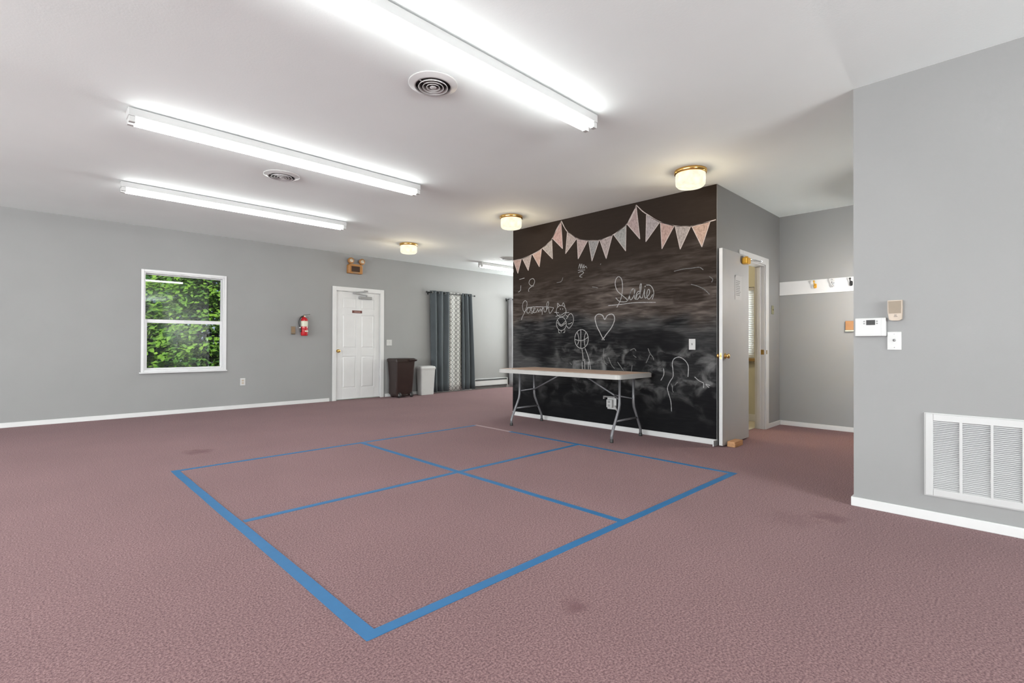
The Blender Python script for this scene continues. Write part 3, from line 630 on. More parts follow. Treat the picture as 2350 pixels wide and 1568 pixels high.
bm = nb(); box(bm, EX0 - .003, EX0 - .0003, EY0 + .001, EY1 - .001, .018, 2.044); link('edge_strip', bm, M['white'], leaf2)
kp = [(.0, 0), (.030, 0), (.030, .005), (.012, .009), (.010, .018), (.020, .022), (.026, .032), (.023, .042), (.010, .047), (.0, .048)]
for sgn, y in ((-1, EY0 - .0004), (1, EY1 + .0004)):
    bm = nb(); lathe(bm, [(r, h * sgn) for r, h in kp], (5.142, y, .935), 20, 'y'); link('knob', bm, M['brass'], d)
bm = nb(); box(bm, EX0 - .0042, EX0 - .0030, EY0 + .011, EY1 - .011, .905, .965); lathe(bm, [(.009, -.0042), (.009, -.009), (.006, -.011), (.0, -.0112)], (EX0, (EY0 + EY1) / 2, .935), 12, 'x'); link('latch_plate', bm, M['brass'], d)
bm = nb(); box(bm, SX1 - .0165, SX1 - .0152, YS + .004, YS + .04, .93, .99); box(bm, SX1 + .0, SX1 + .03, YS - .0195, YS - .0182, .935, .985); link('strike_plate', bm, M['brass'], d)
bm = nb()
loft(bm, [(5.62, 2.075, 1.935, .085, .05, .012), (5.62, 2.075, 1.945, .10, .066, .016), (5.62, 2.075, 1.995, .10, .066, .016), (5.62, 2.075, 2.006, .085, .05, .012)])
tube(bm, [(5.62, 2.075, 2.0), (5.62, 2.075, 2.018)], .018, 12)
o = link('door_closer', bm, M['brass_bright'], d)
bm = nb()
tube(bm, [(5.655, 2.075, 1.992), (5.72, 2.078, 1.998)], .013, 8)
tube(bm, [(5.72, 2.080, 2.000), (6.36, 2.172, 2.06)], .009, 8); tube(bm, [(6.36, 2.172, 2.06), (6.40, 2.182, 2.062)], .013, 8)
link('closer_arm', bm, M['chrome'], o)
for z in (.25, 1.05, 1.83):
    bm = nb(); tube(bm, [(5.797, 2.150, z - .045), (5.797, 2.150, z + .045)], .007, 8); link('hinge', bm, M['brass'], d)
p_ = thing('paper_notice', 'printed paper notice taped to the open grey door', 'paper', (5.48, EY0 - .002, 1.67))
bm = nb()
nx, nz_ = 6, 10; X_0, X_1, Z_0, Z_1 = 5.392, 5.572, 1.535, 1.795
def sheet_pt(i, j, off): return (X_0 + (X_1 - X_0) * i / nx, EY0 - .0012 - off - .012 * max(0, (j / nz_ - .85) / .15) ** 2 * (0.6 + .4 * math.sin(i * 1.3)), Z_0 + (Z_1 - Z_0) * j / nz_)
gf = [[bm.verts.new(sheet_pt(i, j, .0010)) for j in range(nz_ + 1)] for i in range(nx + 1)]
gb = [[bm.verts.new(sheet_pt(i, j, 0)) for j in range(nz_ + 1)] for i in range(nx + 1)]
for i in range(nx):
    for j in range(nz_):
        bm.faces.new((gf[i][j], gf[i + 1][j], gf[i + 1][j + 1], gf[i][j + 1])); bm.faces.new((gb[i][j], gb[i][j + 1], gb[i + 1][j + 1], gb[i + 1][j]))
    for j in (0, nz_): bm.faces.new((gf[i][j], gf[i + 1][j], gb[i + 1][j], gb[i][j]))
for j in range(nz_):
    for i in (0, nx): bm.faces.new((gf[i][j], gf[i][j + 1], gb[i][j + 1], gb[i][j]))
link('sheet', bm, M['paper'], p_)
bm = nb()
for k in range(9):
    x1 = X_1 - .02 - random.random() * .05
    box(bm, X_0 + .025, x1, EY0 - .0028, EY0 - .0023, 1.735 - k * .019, 1.741 - k * .019)
link('printed_lines', bm, M['ink'], p_)
t = thing('door_wedge', 'short block of pale wood on the carpet under the open door', 'wood block', (5.27, 2.06, 0))
bm = nb(); box(bm, 5.163, 5.368, 2.017, 2.098, .0005, .055, .003)
link('block', bm, M['pine'], t)

# ------------------------------------------------------------------ chalkboard wall
XF = XC - .006
cb = thing('chalkboard', 'black chalkboard covering the partition wall, with chalk bunting and drawings', 'chalkboard', (XC, (YS + YC) / 2, 0))
bm = nb(); box(bm, XF, XC - .001, YS + .004, YC - .001, BH + .001, H - .001)
brd = link('board', bm, M['chalkboard'], cb)
def smooth(pts, n=6):
    if len(pts) < 3: return pts
    out = []
    cl = pts[0] == pts[-1]
    for i in range(len(pts) - 1):
        p1, p2 = pts[i], pts[i + 1]
        p0 = pts[i - 1] if i else (pts[-2] if cl else p1)
        p3 = pts[i + 2] if i + 2 < len(pts) else (pts[1] if cl else p2)
        for k in range(n):
            t = k / n
            out.append(tuple(.5 * (2 * b + (c - a) * t + (2 * a - 5 * b + 4 * c - d) * t * t + (3 * b - a - 3 * c + d) * t ** 3) for a, b, c, d in zip(p0, p1, p2, p3)))
    out.append(pts[-1]); return out
def stroke(bm, pts, w, lift=.0012, curve=True, mi=0):
    pts = smooth(pts) if curve else pts
    fr, bk = [], []
    n = len(pts)
    for i, (y, z) in enumerate(pts):
        a = pts[max(0, i - 1)]; b = pts[min(n - 1, i + 1)]
        ty, tz = b[0] - a[0], b[1] - a[1]; l = math.hypot(ty, tz) or 1
        ny, nz = -tz / l, ty / l
        ww = w * (0.85 + .3 * random.random()) / 2
        q = [(y + ny * ww, z + nz * ww), (y - ny * ww, z - nz * ww)]
        fr.append([bm.verts.new((XF - lift, *v)) for v in q]); bk.append([bm.verts.new((XF - .0002, *v)) for v in q])
    for i in range(n - 1):
        for quad in ((fr[i][0], fr[i + 1][0], fr[i + 1][1], fr[i][1]), (bk[i][1], bk[i + 1][1], bk[i + 1][0], bk[i][0]),
                     (fr[i][0], bk[i][0], bk[i + 1][0], fr[i + 1][0]), (fr[i][1], fr[i + 1][1], bk[i + 1][1], bk[i][1])):
            bm.faces.new(quad).material_index = mi
    bm.faces.new((fr[0][0], fr[0][1], bk[0][1], bk[0][0])).material_index = mi; bm.faces.new((fr[-1][1], fr[-1][0], bk[-1][0], bk[-1][1])).material_index = mi
bm = nb()
for s_ in STRING: stroke(bm, s_, .010, .0016)
link('bunting_string', bm, M['chalk_line'], cb)
for i, tri in enumerate(PENN):
    bm = nb()
    prism(bm, tri, 'x', XF - .0010, XF - .0002)
    for a, b_ in ((0, 1), (1, 2), (2, 0)): stroke(bm, [tri[a], tri[b_]], .007, .0016, False, 1)
    link('pennant', bm, [M['pen%d' % i], M['chalk_line']], cb)
def drawing(name, strokes, w, m, label=None):
    bm = nb()
    for s_ in strokes:
        if len(s_) == 2 and math.hypot(s_[0][0] - s_[1][0], s_[0][1] - s_[1][1]) < .02: stroke(bm, s_, .016, .0012, False)
        else: stroke(bm, s_, w)
    o = link(name, bm, m, cb)
    if label: o['label'] = label
    return o
drawing('crossed_out_name', NAMEJ, .0075, M['chalk'], 'crossed out cursive chalk name')
drawing('cursive_name', NAMES, .0085, M['chalk'], 'underlined cursive chalk name')
drawing('cat_drawing', CAT, .0075, M['chalk'], 'chalk doodle of a sitting cat')
drawing('ball_drawing', BALL, .0085, M['chalk'], 'chalk basketball on long strings')
drawing('heart_drawing', HEART, .011, M['chalk'], 'chalk heart shaped balloon')
drawing('crown_drawing', CROWN, .007, M['chalk'], 'small chalk crown scribble')
for s_ in DIGITS: drawing('chalk_mark', [s_], .008, M['chalk'])
drawing('figure_outline', FIGURE, .0085, M['chalk'], 'chalk outline of a standing figure')
for s_ in ARCS: drawing('faint_stroke', [s_], .008, M['chalk_faint'])

def wall_plate(name, label, cat, y0, y1, z0, z1, kind, XW=XF, group=None):
    t = thing(name, label, cat, (XW, (y0 + y1) / 2, (z0 + z1) / 2), group)
    bm = nb(); box(bm, XW - .006, XW - .0004, y0, y1, z0, z1, .0018); link('plate', bm, M['plastic'], t)
    ym, zm_ = (y0 + y1) / 2, (z0 + z1) / 2
    if kind == 'toggle':
        bm = nb(); box(bm, XW - .0068, XW - .0061, ym - .005, ym + .005, zm_ - .012, zm_ + .012)
        prism(bm, [(zm_ - .006, 0), (zm_ + .008, 0)] and [(XW - .0068, zm_ - .008), (XW - .0068, zm_ + .006), (XW - .017, zm_ + .012), (XW - .017, zm_ + .006)], 'y', ym - .0035, ym + .0035)
        link('toggle', bm, M['silver'], t)
    elif kind == 'jack':
        bm = nb(); lathe(bm, [(.0, -.0062), (.008, -.0062), (.008, -.010), (.005, -.0105), (.005, -.014), (.0, -.0145)], (XW, ym, zm_ + .004), 14, 'x'); link('jack', bm, M['silver'], t)
        for dz in (-.042, .042):
            bm = nb(); lathe(bm, [(.0, -.0062), (.0028, -.0062), (.002, -.0072), (.0, -.0073)], (XW, ym, zm_ + dz), 8, 'x'); link('screw', bm, M['chrome'], t)
    return t
wall_plate('light_switch', 'white light switch plate on the right part of the chalkboard', 'switch', 2.432, 2.506, .996, 1.114, 'toggle')
# outlet low on the chalkboard with a bracket over it
t = thing('power_outlet', 'pale outlet box low on the chalkboard behind the table leg', 'outlet', (XF, 3.50, .33))
bm = nb(); box(bm, XF - .006, XF - .0005, 3.435, 3.565, .252, .392, .002); link('plate', bm, M['plastic'], t)
bm = nb(); box(bm, XF - .045, XF - .0065, 3.475, 3.555, .275, .372, .006); link('socket_box', bm, M['plastic'], t)
bm = nb(); box(bm, XF - .050, XF - .0005, 3.43, 3.60, .398, .415, .003); box(bm, XF - .050, XF - .02, 3.585, 3.60, .375, .3985, .003); link('bracket', bm, M['silver'], t)
for dz in (.30, .345):
    bm = nb(); box(bm, XF - .047, XF - .0452, 3.497, 3.533, dz - .014, dz + .014, .0008); link('socket', bm, M['silver'], t)
bm = nb(); tube(bm, [(XF - .02, 3.445, .30), (XF - .035, 3.42, .27), (XF - .03, 3.40, .24), (XF - .012, 3.41, .235), (XF - .006, 3.44, .262)], .009, 8); link('plug_lead', bm, M['plastic'], t)

# ------------------------------------------------------------------ folding table
t = thing('folding_table', 'long folding table with pale wood top and grey metal legs by the chalkboard', 'table', (4.75, 3.80, 0))
TX0, TX1, TY0, TY1, TZ = 4.385, 5.085, 2.895, 4.755, .733
def rect_round(x0, x1, y0, y1, r): return [((x0 + x1) / 2 + x, (y0 + y1) / 2 + y) for x, y in rrect(x1 - x0, y1 - y0, r, 6)]
bm = nb(); prism(bm, rect_round(TX0 + .012, TX1 - .012, TY0 + .012, TY1 - .012, .05), 'z', TZ - .012, TZ)
link('tabletop', bm, M['table_top'], t)
bm = nb()
prism(bm, rect_round(TX0 + .03, TX1 - .03, TY0 + .03, TY1 - .03, .045), 'z', TZ - .04, TZ - .0125)
A = rect_round(TX0, TX1, TY0, TY1, .06); B = rect_round(TX0 + .0125, TX1 - .0125, TY0 + .0125, TY1 - .0125, .05)
n = len(A)
rings = [[bm.verts.new((x, y, z)) for x, y in pts] for pts, z in ((A, TZ - .050), (A, TZ - .006), (B, TZ + .0005), (B, TZ - .012), (rect_round(TX0 + .028, TX1 - .028, TY0 + .028, TY1 - .028, .045), TZ - .0128), (rect_round(TX0 + .028, TX1 - .028, TY0 + .028, TY1 - .028, .045), TZ - .050))]
for k in range(len(rings)):
    P_, Q_ = rings[k], rings[(k + 1) % len(rings)]
    for j in range(n): bm.faces.new((P_[j], P_[(j + 1) % n], Q_[(j + 1) % n], Q_[j]))
link('edge_band', bm, M['table_trim'], t)
def leg_pts(y, sx):
    xm = 4.757
    return [(xm + sx * .140, y, TZ - .041), (xm + sx * .140, y, .395), (xm + sx * .150, y, .345), (xm + sx * .275, y, .115), (xm + sx * .290, y, .075), (xm + sx * .290, y, .02)]
for y in (4.572, 3.038):
    for sx in (-1, 1):
        bm = nb(); tube(bm, leg_pts(y, sx), .0155, 12); l_ = link('leg', bm, M['steel'], t)
        bm = nb(); lathe(bm, [(.0, .0005), (.019, .0005), (.020, .004), (.019, .034), (.0162, .036)], (4.757 + sx * .29, y, 0), 14); link('rubber_foot', bm, M['black'], l_)
    bm = nb(); tube(bm, [(4.757 - .218, y, .22), (4.757 + .218, y, .22)], .011, 10); link('crossbar', bm, M['steel'], t)
for y, s_ in ((4.572, -1), (3.038, 1)):
    yf = y + s_ * .16
    bm = nb()
    tube(bm, [(4.757, 3.80 - s_ * .16, TZ - .045), (4.757, yf - s_ * .0, .475)], .0095, 8)
    tube(bm, [(4.757, yf, .475), (4.757 - .135, y, .44)], .0085, 8); tube(bm, [(4.757, yf, .475), (4.757 + .135, y, .44)], .0085, 8)
    link('brace', bm, M['steel'], t)

# ------------------------------------------------------------------ blue tape court on the carpet
tp = {'a': (.889, 1.635), 'b': (.871, 4.846), 'c': (4.121, 1.628), 'd': (4.160, 4.905), 'e': (2.530, 1.657), 'f': (.919, 3.202), 'g': (2.540, 4.846), 'h': (4.131, 3.230), 'i': (2.519, 3.224)}
def strip(p, q, w, z, m, label, ext=0.0, group='blue tape lines of the floor court'):
    p, q = Vector(p), Vector(q); u = (q - p).normalized(); v = Vector((-u.y, u.x)) * w / 2
    p = p - u * ext; q = q + u * ext
    bm = nb(); n = 14; A = []; B = []
    for k in range(n + 1):
        c_ = p.lerp(q, k / n); jog = v.normalized() * (random.random() - .5) * .003
        A.append(c_ + v + jog); B.append(c_ - v + jog)
    prism(bm, [tuple(x) for x in A + B[::-1]], 'z', .0004, z)
    o = link('tape_strip', bm, m, None)
    tag(o, label, 'tape', group); return o
strip(tp['b'], tp['a'], .056, .0024, M['tape'], 'wide blue tape strip along the left side of the court nearest the window', .024)
strip(tp['a'], tp['c'], .050, .0028, M['tape'], 'blue tape strip along the near side of the court, longest in the foreground', .024)
strip(tp['b'], tp['d'], .044, .0020, M['tape'], 'blue tape strip along the far side of the court facing the white door', .02)
strip(tp['c'], (4.150, 4.25), .046, .0022, M['tape'], 'blue tape strip closest to the chalkboard, in front of the table', .02)
strip((4.150, 4.27), (4.160, 4.925), .046, .0022, M['tape_glare'], 'short tape strip with pinkish glare in its colour at the court corner near the table leg', 0, 'tape lines of the floor court')
strip(tp['f'], tp['h'], .046, .0017, M['tape'], 'blue tape centre line running from the window side toward the table')
strip(tp['g'], tp['e'], .050, .0014, M['tape'], 'blue tape centre line running from the far side to the foreground')

# ------------------------------------------------------------------ ceiling: fluorescent strips
def strip_light(x0, y0, label, L_=2.46, hidden=False):
    yc = y0 + .058
    t = thing('strip_light', label, 'ceiling light', (x0 + L_ / 2, yc, H), 'bare tube fluorescent strips on the ceiling')
    bm = nb()
    box(bm, x0, x0 + L_, yc - .057, yc + .057, H - .062, H - .004, .004)
    box(bm, x0 + .3, x0 + .4, yc - .03, yc + .03, H - .005, H - .0005); box(bm, x0 + L_ - .4, x0 + L_ - .3, yc - .03, yc + .03, H - .005, H - .0005)
    link('channel', bm, M['channel'], t)
    for dy in (-.036, .036):
        bm = nb(); tube(bm, [(x0 + .046, yc + dy, H - .086), (x0 + L_ - .046, yc + dy, H - .086)], .019, 14); link('tube', bm, M['tube'], t)
    for xa in (x0 + .004, x0 + L_ - .044):
        for dy in (-.036, .036):
            bm = nb(); box(bm, xa, xa + .040, yc + dy - .018, yc + dy + .018, H - .104, H - .0625, .003); link('lamp_holder', bm, M['plastic'], t)
    return t
strip_light(.52, 2.150, 'largest nearest fluorescent strip running off the top edge of the photo')
strip_light(.50, 4.410, 'middle of the three left fluorescent strips, beside the small round vent')
strip_light(.68, 6.480, 'fluorescent strip nearest the window wall on the left')
strip_light(6.62, 7.655, 'far fluorescent strip partly hidden behind the chalkboard wall')
# strips added out of view to brighten the hall
strip_light(-3.2, 2.150, 'added fluorescent strip left of the picture in the first row')
strip_light(-3.2, 4.410, 'added fluorescent strip left of the picture in the second row')
strip_light(-3.2, 6.480, 'added fluorescent strip left of the picture in the third row')

strip_light(7.45, 5.80, 'added unseen fluorescent strip of the far hall behind the chalkboard wall')
strip_light(9.4, 7.655, 'added second, unseen fluorescent strip of the far hall')

def vent(cx, cy, r, label):
    t = thing('ceiling_vent', label, 'vent', (cx, cy, H), 'round air diffusers on the ceiling')
    k = r / .155; z = H
    bm = nb(); lathe(bm, [(.112 * k, z - .0007), (.112 * k, z - .0022), (.0, z - .0022)], (cx, cy, 0), 40); link('duct', bm, M['dark'], t)
    bm = nb(); P_ = [(.155, -.001), (.156, -.006), (.151, -.009), (.120, -.020), (.112, -.024), (.110, -.020), (.112, -.003)]
    A = [(a * k, z + b_) for a, b_ in P_]
    rings = [[bm.verts.new((cx + r_ * math.cos(2 * PI * i / 48), cy + r_ * math.sin(2 * PI * i / 48), zz)) for i in range(48)] for r_, zz in A]
    for j in range(len(rings)):
        U, V = rings[j], rings[(j + 1) % len(rings)]
        for i in range(48): bm.faces.new((U[i], U[(i + 1) % 48], V[(i + 1) % 48], V[i])).smooth = True
    link('flange', bm, M['metal_white'], t)
    for ro, ri in ((.094, .080), (.068, .056), (.044, .033)):
        bm = nb(); A = [(ro * k, z - .028), ((ro - .003) * k, z - .0295), (ri * k, z - .010), ((ri + .003) * k, z - .009)]
        rings = [[bm.verts.new((cx + r_ * math.cos(2 * PI * i / 40), cy + r_ * math.sin(2 * PI * i / 40), zz)) for i in range(40)] for r_, zz in A]
        for j in range(4):
            U, V = rings[j], rings[(j + 1) % 4]
            for i in range(40): bm.faces.new((U[i], U[(i + 1) % 40], V[(i + 1) % 40], V[i])).smooth = True
        link('cone_ring', bm, M['metal_white'], t)
    bm = nb(); lathe(bm, [(.0, z - .030), (.004 * k, z - .032), (.020 * k, z - .028), (.022 * k, z - .026), (.010 * k, z - .010), (.0, z - .009)], (cx, cy, 0), 24)
    box(bm, cx - .108 * k, cx + .108 * k, cy - .0025, cy + .0025, z - .018, z - .012)
    link('centre_cone', bm, M['metal_white'], t)
    return t
vent(1.868, 2.645, .158, 'larger round ceiling vent next to the nearest fluorescent strip')
vent(1.808, 5.150, .166, 'smaller round ceiling vent between the two left fluorescent strips')
vent(6.72, 6.98, .158, 'far round ceiling vent cut off by the chalkboard wall top')

def lamp(cx, cy, label):
    t = thing('ceiling_lamp', label, 'ceiling light', (cx, cy, H), 'round warm ceiling lamps with brass rims')
    bm = nb(); lathe(bm, [(.0, H - .0006), (.150, H - .0006), (.152, H - .010), (.150, H - .030), (.142, H - .036), (.0, H - .036)], (cx, cy, 0), 40); link('brass_rim', bm, M['brass'], t)
    bm = nb()
    prof = [(.0, H - .0365), (.138, H - .0365), (.139, H - .06), (.134, H - .066), (.139, H - .075), (.139, H - .098), (.134, H - .104), (.138, H - .113), (.136, H - .138), (.120, H - .156), (.07, H - .166), (.0, H - .170)]
    lathe(bm, prof, (cx, cy, 0), 40); link('glass_shade', bm, M['shade'], t)
    ld = bpy.data.lights.new('lamp_bulb', 'POINT'); ld.energy = LAMP_W if cx < 6 else 40.0; ld.color = (1.0, .80, .54); ld.shadow_soft_size = .09
    lo = bpy.data.objects.new('lamp_bulb', ld); C.objects.link(lo); lo.parent = t; lo.location = (0, 0, -.275)
    return t
lamp(4.585, 2.215, 'lit ceiling lamp above the right end of the chalkboard, largest of the warm lamps')
lamp(4.560, 4.680, 'lit ceiling lamp above the left end of the chalkboard, middle of the warm lamps')
lamp(6.10, 3.95, 'added lit ceiling lamp inside the small room, out of sight')  # unseen lamp added to brighten the small room
lamp(4.590, 7.190, 'lit ceiling lamp near the emergency light, farthest of the warm lamps')

t = thing('fill_wall_lamp', 'added fill lamp in the recess hidden by the near right wall', 'wall lamp', (6.25, YR, 1.70))  # added out of view to brighten the recess walls
bm = nb(); box(bm, 6.19, 6.31, YR + .0005, YR + .015, 1.60, 1.80, .003); tube(bm, [(6.25, YR + .015, 1.62), (6.25, YR + .09, 1.62)], .012, 8); link('fill_lamp_back_plate', bm, M['brass'], t)
bm = nb(); lathe(bm, [(.0, 1.61), (.055, 1.61), (.075, 1.66), (.080, 1.75), (.070, 1.82), (.0, 1.83)], (6.25, YR + .15, 0), 24); link('glass_shade', bm, M['fill_glass'], t)  # glass of the added fill lamp
bm = nb(); lathe(bm, [(.0, 1.8305), (.13, 1.8305), (.13, 1.815), (.134, 1.815), (.134, 1.845), (.0, 1.85)], (6.25, YR + .15, 0), 24); link('cap', bm, M['brass'], t)  # keeps the added light off the ceiling

# ------------------------------------------------------------------ things on the left wall
def yplate(name, label, cat, x0, x1, z0, z1, kind):
    t = thing(name, label, cat, ((x0 + x1) / 2, YL, (z0 + z1) / 2))
    bm = nb(); box(bm, x0, x1, YL - .007, YL - .0005, z0, z1, .002); link('plate', bm, M['plastic'], t)
    zc = (z0 + z1) / 2
    if kind == 'outlet':
        for dz in (-.02, .02):
            bm = nb(); loft(bm, [(0, 0, 0, .034, .028, .009), (0, 0, .002, .034, .028, .009)])
            bmesh.ops.rotate(bm, verts=bm.verts, matrix=Matrix.Rotation(PI / 2, 3, 'X')); bmesh.ops.translate(bm, verts=bm.verts, vec=((x0 + x1) / 2, YL - .0071, zc + dz)); link('socket', bm, M['beige_light'], t)
    else:
        for dx in (-.023, .023):
            xm = (x0 + x1) / 2 + dx
            bm = nb(); box(bm, xm - .016, xm + .016, YL - .0082, YL - .0072, zc - .033, zc + .033, .0004)
            prism(bm, [(YL - .0083, zc - .030), (YL - .0083, zc + .030), (YL - .013, zc + .028)], 'x', xm - .014, xm + .014); link('rocker', bm, M['plastic'], t)
    return t
yplate('power_outlet', 'white wall outlet below and right of the window', 'outlet', 2.452, 2.528, .372, .492, 'outlet')
yplate('light_switch', 'white double switch plate on the wall right of the white door', 'switch', 5.097, 5.217, 1.018, 1.134, 'switch')
t = thing('wall_thermostat', 'small beige wall thermostat left of the red extinguisher', 'thermostat', (3.279, YL, 1.285))
bm = nb(); prism(bm, [(YL - .0005, 1.218), (YL - .0005, 1.352), (YL - .022, 1.348), (YL - .028, 1.235), (YL - .022, 1.220)], 'x', 3.247, 3.313); link('body', bm, M['beige'], t)
bm = nb()
for k in range(4): box(bm, 3.254, 3.306, YL - .0292 + k * .0012, YL - .024, 1.262 + k * .022, 1.267 + k * .022)
link('grille', bm, M['tan'], t)
bm = nb(); box(bm, 3.250, 3.310, YL - .027, YL - .010, 1.2135, 1.2175); link('setting_lever', bm, M['black'], t)

t = thing('fire_extinguisher', 'red fire extinguisher with black hose hung left of the white door', 'fire extinguisher', (3.447, YL - .075, 1.185))
cx, cy = 3.447, YL - .075
bm = nb(); lathe(bm, [(.0, 1.192), (.045, 1.190), (.054, 1.196), (.057, 1.206), (.057, 1.455), (.052, 1.480), (.036, 1.500), (.018, 1.508), (.018, 1.514), (.0, 1.514)], (cx, cy, 0), 32); link('cylinder', bm, M['red'], t)
bm = nb(); lathe(bm, [(.0575, 1.350), (.0579, 1.351), (.0579, 1.445), (.0575, 1.446)], (cx, cy, 0), 32); bmesh.ops.delete(bm, geom=[f_ for f_ in bm.faces if len(f_.verts) > 4], context='FACES_ONLY'); link('label_band', bm, M['label_cream'], t)
bm = nb(); box(bm, cx - .012, cx + .044, cy - .0576, cy - .042, 1.258, 1.282, .001); link('name_patch', bm, M['label_cream'], t)
bm = nb(); lathe(bm, [(.0, 1.5145), (.015, 1.5145), (.015, 1.535), (.011, 1.545), (.0, 1.546)], (cx, cy, 0), 16); link('valve', bm, M['brass'], t)
bm = nb(); prism(bm, [(cx - .02, 1.546), (cx + .03, 1.552), (cx + .095, 1.566), (cx + .095, 1.573), (cx + .028, 1.560), (cx - .02, 1.556)], 'y', cy - .012, cy + .012); link('lever', bm, M['chrome'], t)
bm = nb(); prism(bm, [(cx + .016, 1.520), (cx + .05, 1.524), (cx + .088, 1.512), (cx + .088, 1.518), (cx + .05, 1.533), (cx + .016, 1.532)], 'y', cy - .010, cy + .010); link('carry_handle', bm, M['silver'], t)
bm = nb(); lathe(bm, [(.0, 0), (.013, 0), (.013, -.008), (.0, -.009)], (cx + .004, cy - .0155, 1.526), 14, 'y'); link('gauge', bm, M['plastic'], t)
bm = nb(); tube(bm, smooth([(cx - .016, cy - .004, 1.530), (cx - .060, cy - .012, 1.512), (cx - .098, cy - .016, 1.440), (cx - .092, cy - .016, 1.360), (cx - .072, cy - .014, 1.320), (cx - .066, cy - .010, 1.255)]), [.0095] * 25 + [.013] * 6, 8); hose = link('hose', bm, M['black'], t)
bm = nb(); lathe(bm, [(.0095, 1.322), (.0165, 1.322), (.0165, 1.340), (.0095, 1.340)], (cx - .078, cy - .014, 0), 12); link('hose_clip', bm, M['plastic'], hose)
bm = nb(); box(bm, cx - .02, cx + .02, YL - .016, YL - .0005, 1.21, 1.53, .002); lathe(bm, [(.0582, 1.300), (.0592, 1.300), (.0592, 1.318), (.0582, 1.318)], (cx, cy, 0), 32); bmesh.ops.delete(bm, geom=[f_ for f_ in bm.faces if len(f_.verts) > 4], context='FACES_ONLY'); link('wall_bracket', bm, M['red'], t)

t = thing('emergency_light', 'tan twin-head emergency light mounted above the white door', 'emergency light', (4.40, YL, 2.37))
bm = nb(); loft(bm, [(4.395, YL - .0485, 2.372, .275, .096, .02), (4.395, YL - .0485, 2.385, .295, .096, .025), (4.395, YL - .0485, 2.520, .290, .096, .025), (4.395, YL - .0485, 2.545, .24, .096, .02)]); link('housing', bm, M['tan'], t)
bm = nb(); box(bm, 4.305, 4.472, YL - .102, YL - .0985, 2.402, 2.505, .002); link('front_panel', bm, M['brown_panel'], t)
bm = nb(); box(bm, 4.335, 4.445, YL - .101, YL - .0985, 2.380, 2.395, .001); link('test_strip', bm, M['beige'], t)
for hx in (4.300, 4.520):
    bm = nb()
    tube(bm, [(hx, YL - .045, 2.545), (hx, YL - .045, 2.575)], .012, 8)
    lathe(bm, [(.0, .045), (.030, .043), (.048, .02), (.056, -.025), (.056, -.045), (.050, -.050), (.0, -.050)], (hx, YL - .060, 2.605), 20, 'y'); h_ = link('lamp_head', bm, M['tan'], t)
    bm = nb(); lathe(bm, [(.0, -.0502), (.034, -.0502), (.030, -.057), (.0, -.061)], (hx, YL - .060, 2.605), 20, 'y'); link('lens', bm, M['lens'], h_)

# bins
t = thing('trash_bin', 'dark brown wheeled trash bin by the wall right of the white door', 'trash bin', (5.30, 8.55, 0))
bm = nb()
loft(bm, [(5.302, 8.560, .028, .365, .25, .03), (5.300, 8.556, .12, .372, .262, .03), (5.297, 8.549, .45, .40, .315, .03), (5.295, 8.545, .70, .422, .352, .03), (5.295, 8.545, .702, .44, .372, .03), (5.295, 8.545, .735, .44, .372, .03)])
box(bm, 5.10, 5.132, 8.44, 8.68, .06, .70, .008); body_ = link('body', bm, M['brown_bin'], t)
bm = nb(); loft(bm, [(5.295, 8.545, .7355, .45, .38, .03), (5.295, 8.545, .752, .45, .38, .03), (5.295, 8.548, .768, .40, .33, .03)]); lid = link('lid', bm, M['brown_bin'], t)
bm = nb(); tube(bm, smooth([(5.36, 8.352, .72), (5.36, 8.312, .735), (5.43, 8.305, .738), (5.50, 8.312, .735), (5.50, 8.352, .72)]), .014, 8); link('handle', bm, M['brown_bin'], t)
for wx in (5.175, 5.445):
    bm = nb(); lathe(bm, [(.0, -.018), (.045, -.018), (.050, -.012), (.050, .012), (.045, .018), (.0, .018)], (wx, 8.415, .0505), 24, 'x'); wl = link('wheel', bm, M['black'], t)
    bm = nb(); lathe(bm, [(.0, -.0185), (.020, -.0185), (.018, -.023), (.0, -.024)], (wx, 8.415, .0505), 16, 'x'); link('hub', bm, M['silver'], wl)
bm = nb(); tube(bm, [(5.15, 8.415, .0505), (5.47, 8.415, .0505)], .008, 8); box(bm, 5.145, 5.20, 8.425, 8.47, .03, .10, .004); box(bm, 5.42, 5.475, 8.425, 8.47, .03, .10, .004); link('axle', bm, M['brown_bin'], t)
bm = nb(); box(bm, 5.14, 5.20, 8.64, 8.68, .0005, .03, .004); link('rear_foot', bm, M['brown_bin'], t)
bm = nb(); box(bm, 5.41, 5.47, 8.64, 8.68, .0005, .03, .004); link('rear_foot', bm, M['brown_bin'], t)
t = thing('waste_basket', 'white plastic wastebasket with swing lid beside the brown bin', 'trash bin', (5.92, 8.60, 0))
bm = nb(); loft(bm, [(5.915, 8.605, .001, .30, .15, .02), (5.915, 8.605, .006, .305, .155, .02), (5.915, 8.598, .525, .352, .185, .025)]); link('body', bm, M['plastic'], t)
bm = nb(); loft(bm, [(5.915, 8.598, .5255, .372, .20, .03), (5.915, 8.598, .556, .378, .205, .03), (5.915, 8.600, .585, .355, .185, .03), (5.915, 8.610, .598, .29, .12, .03)]); link('lid', bm, M['plastic'], t)

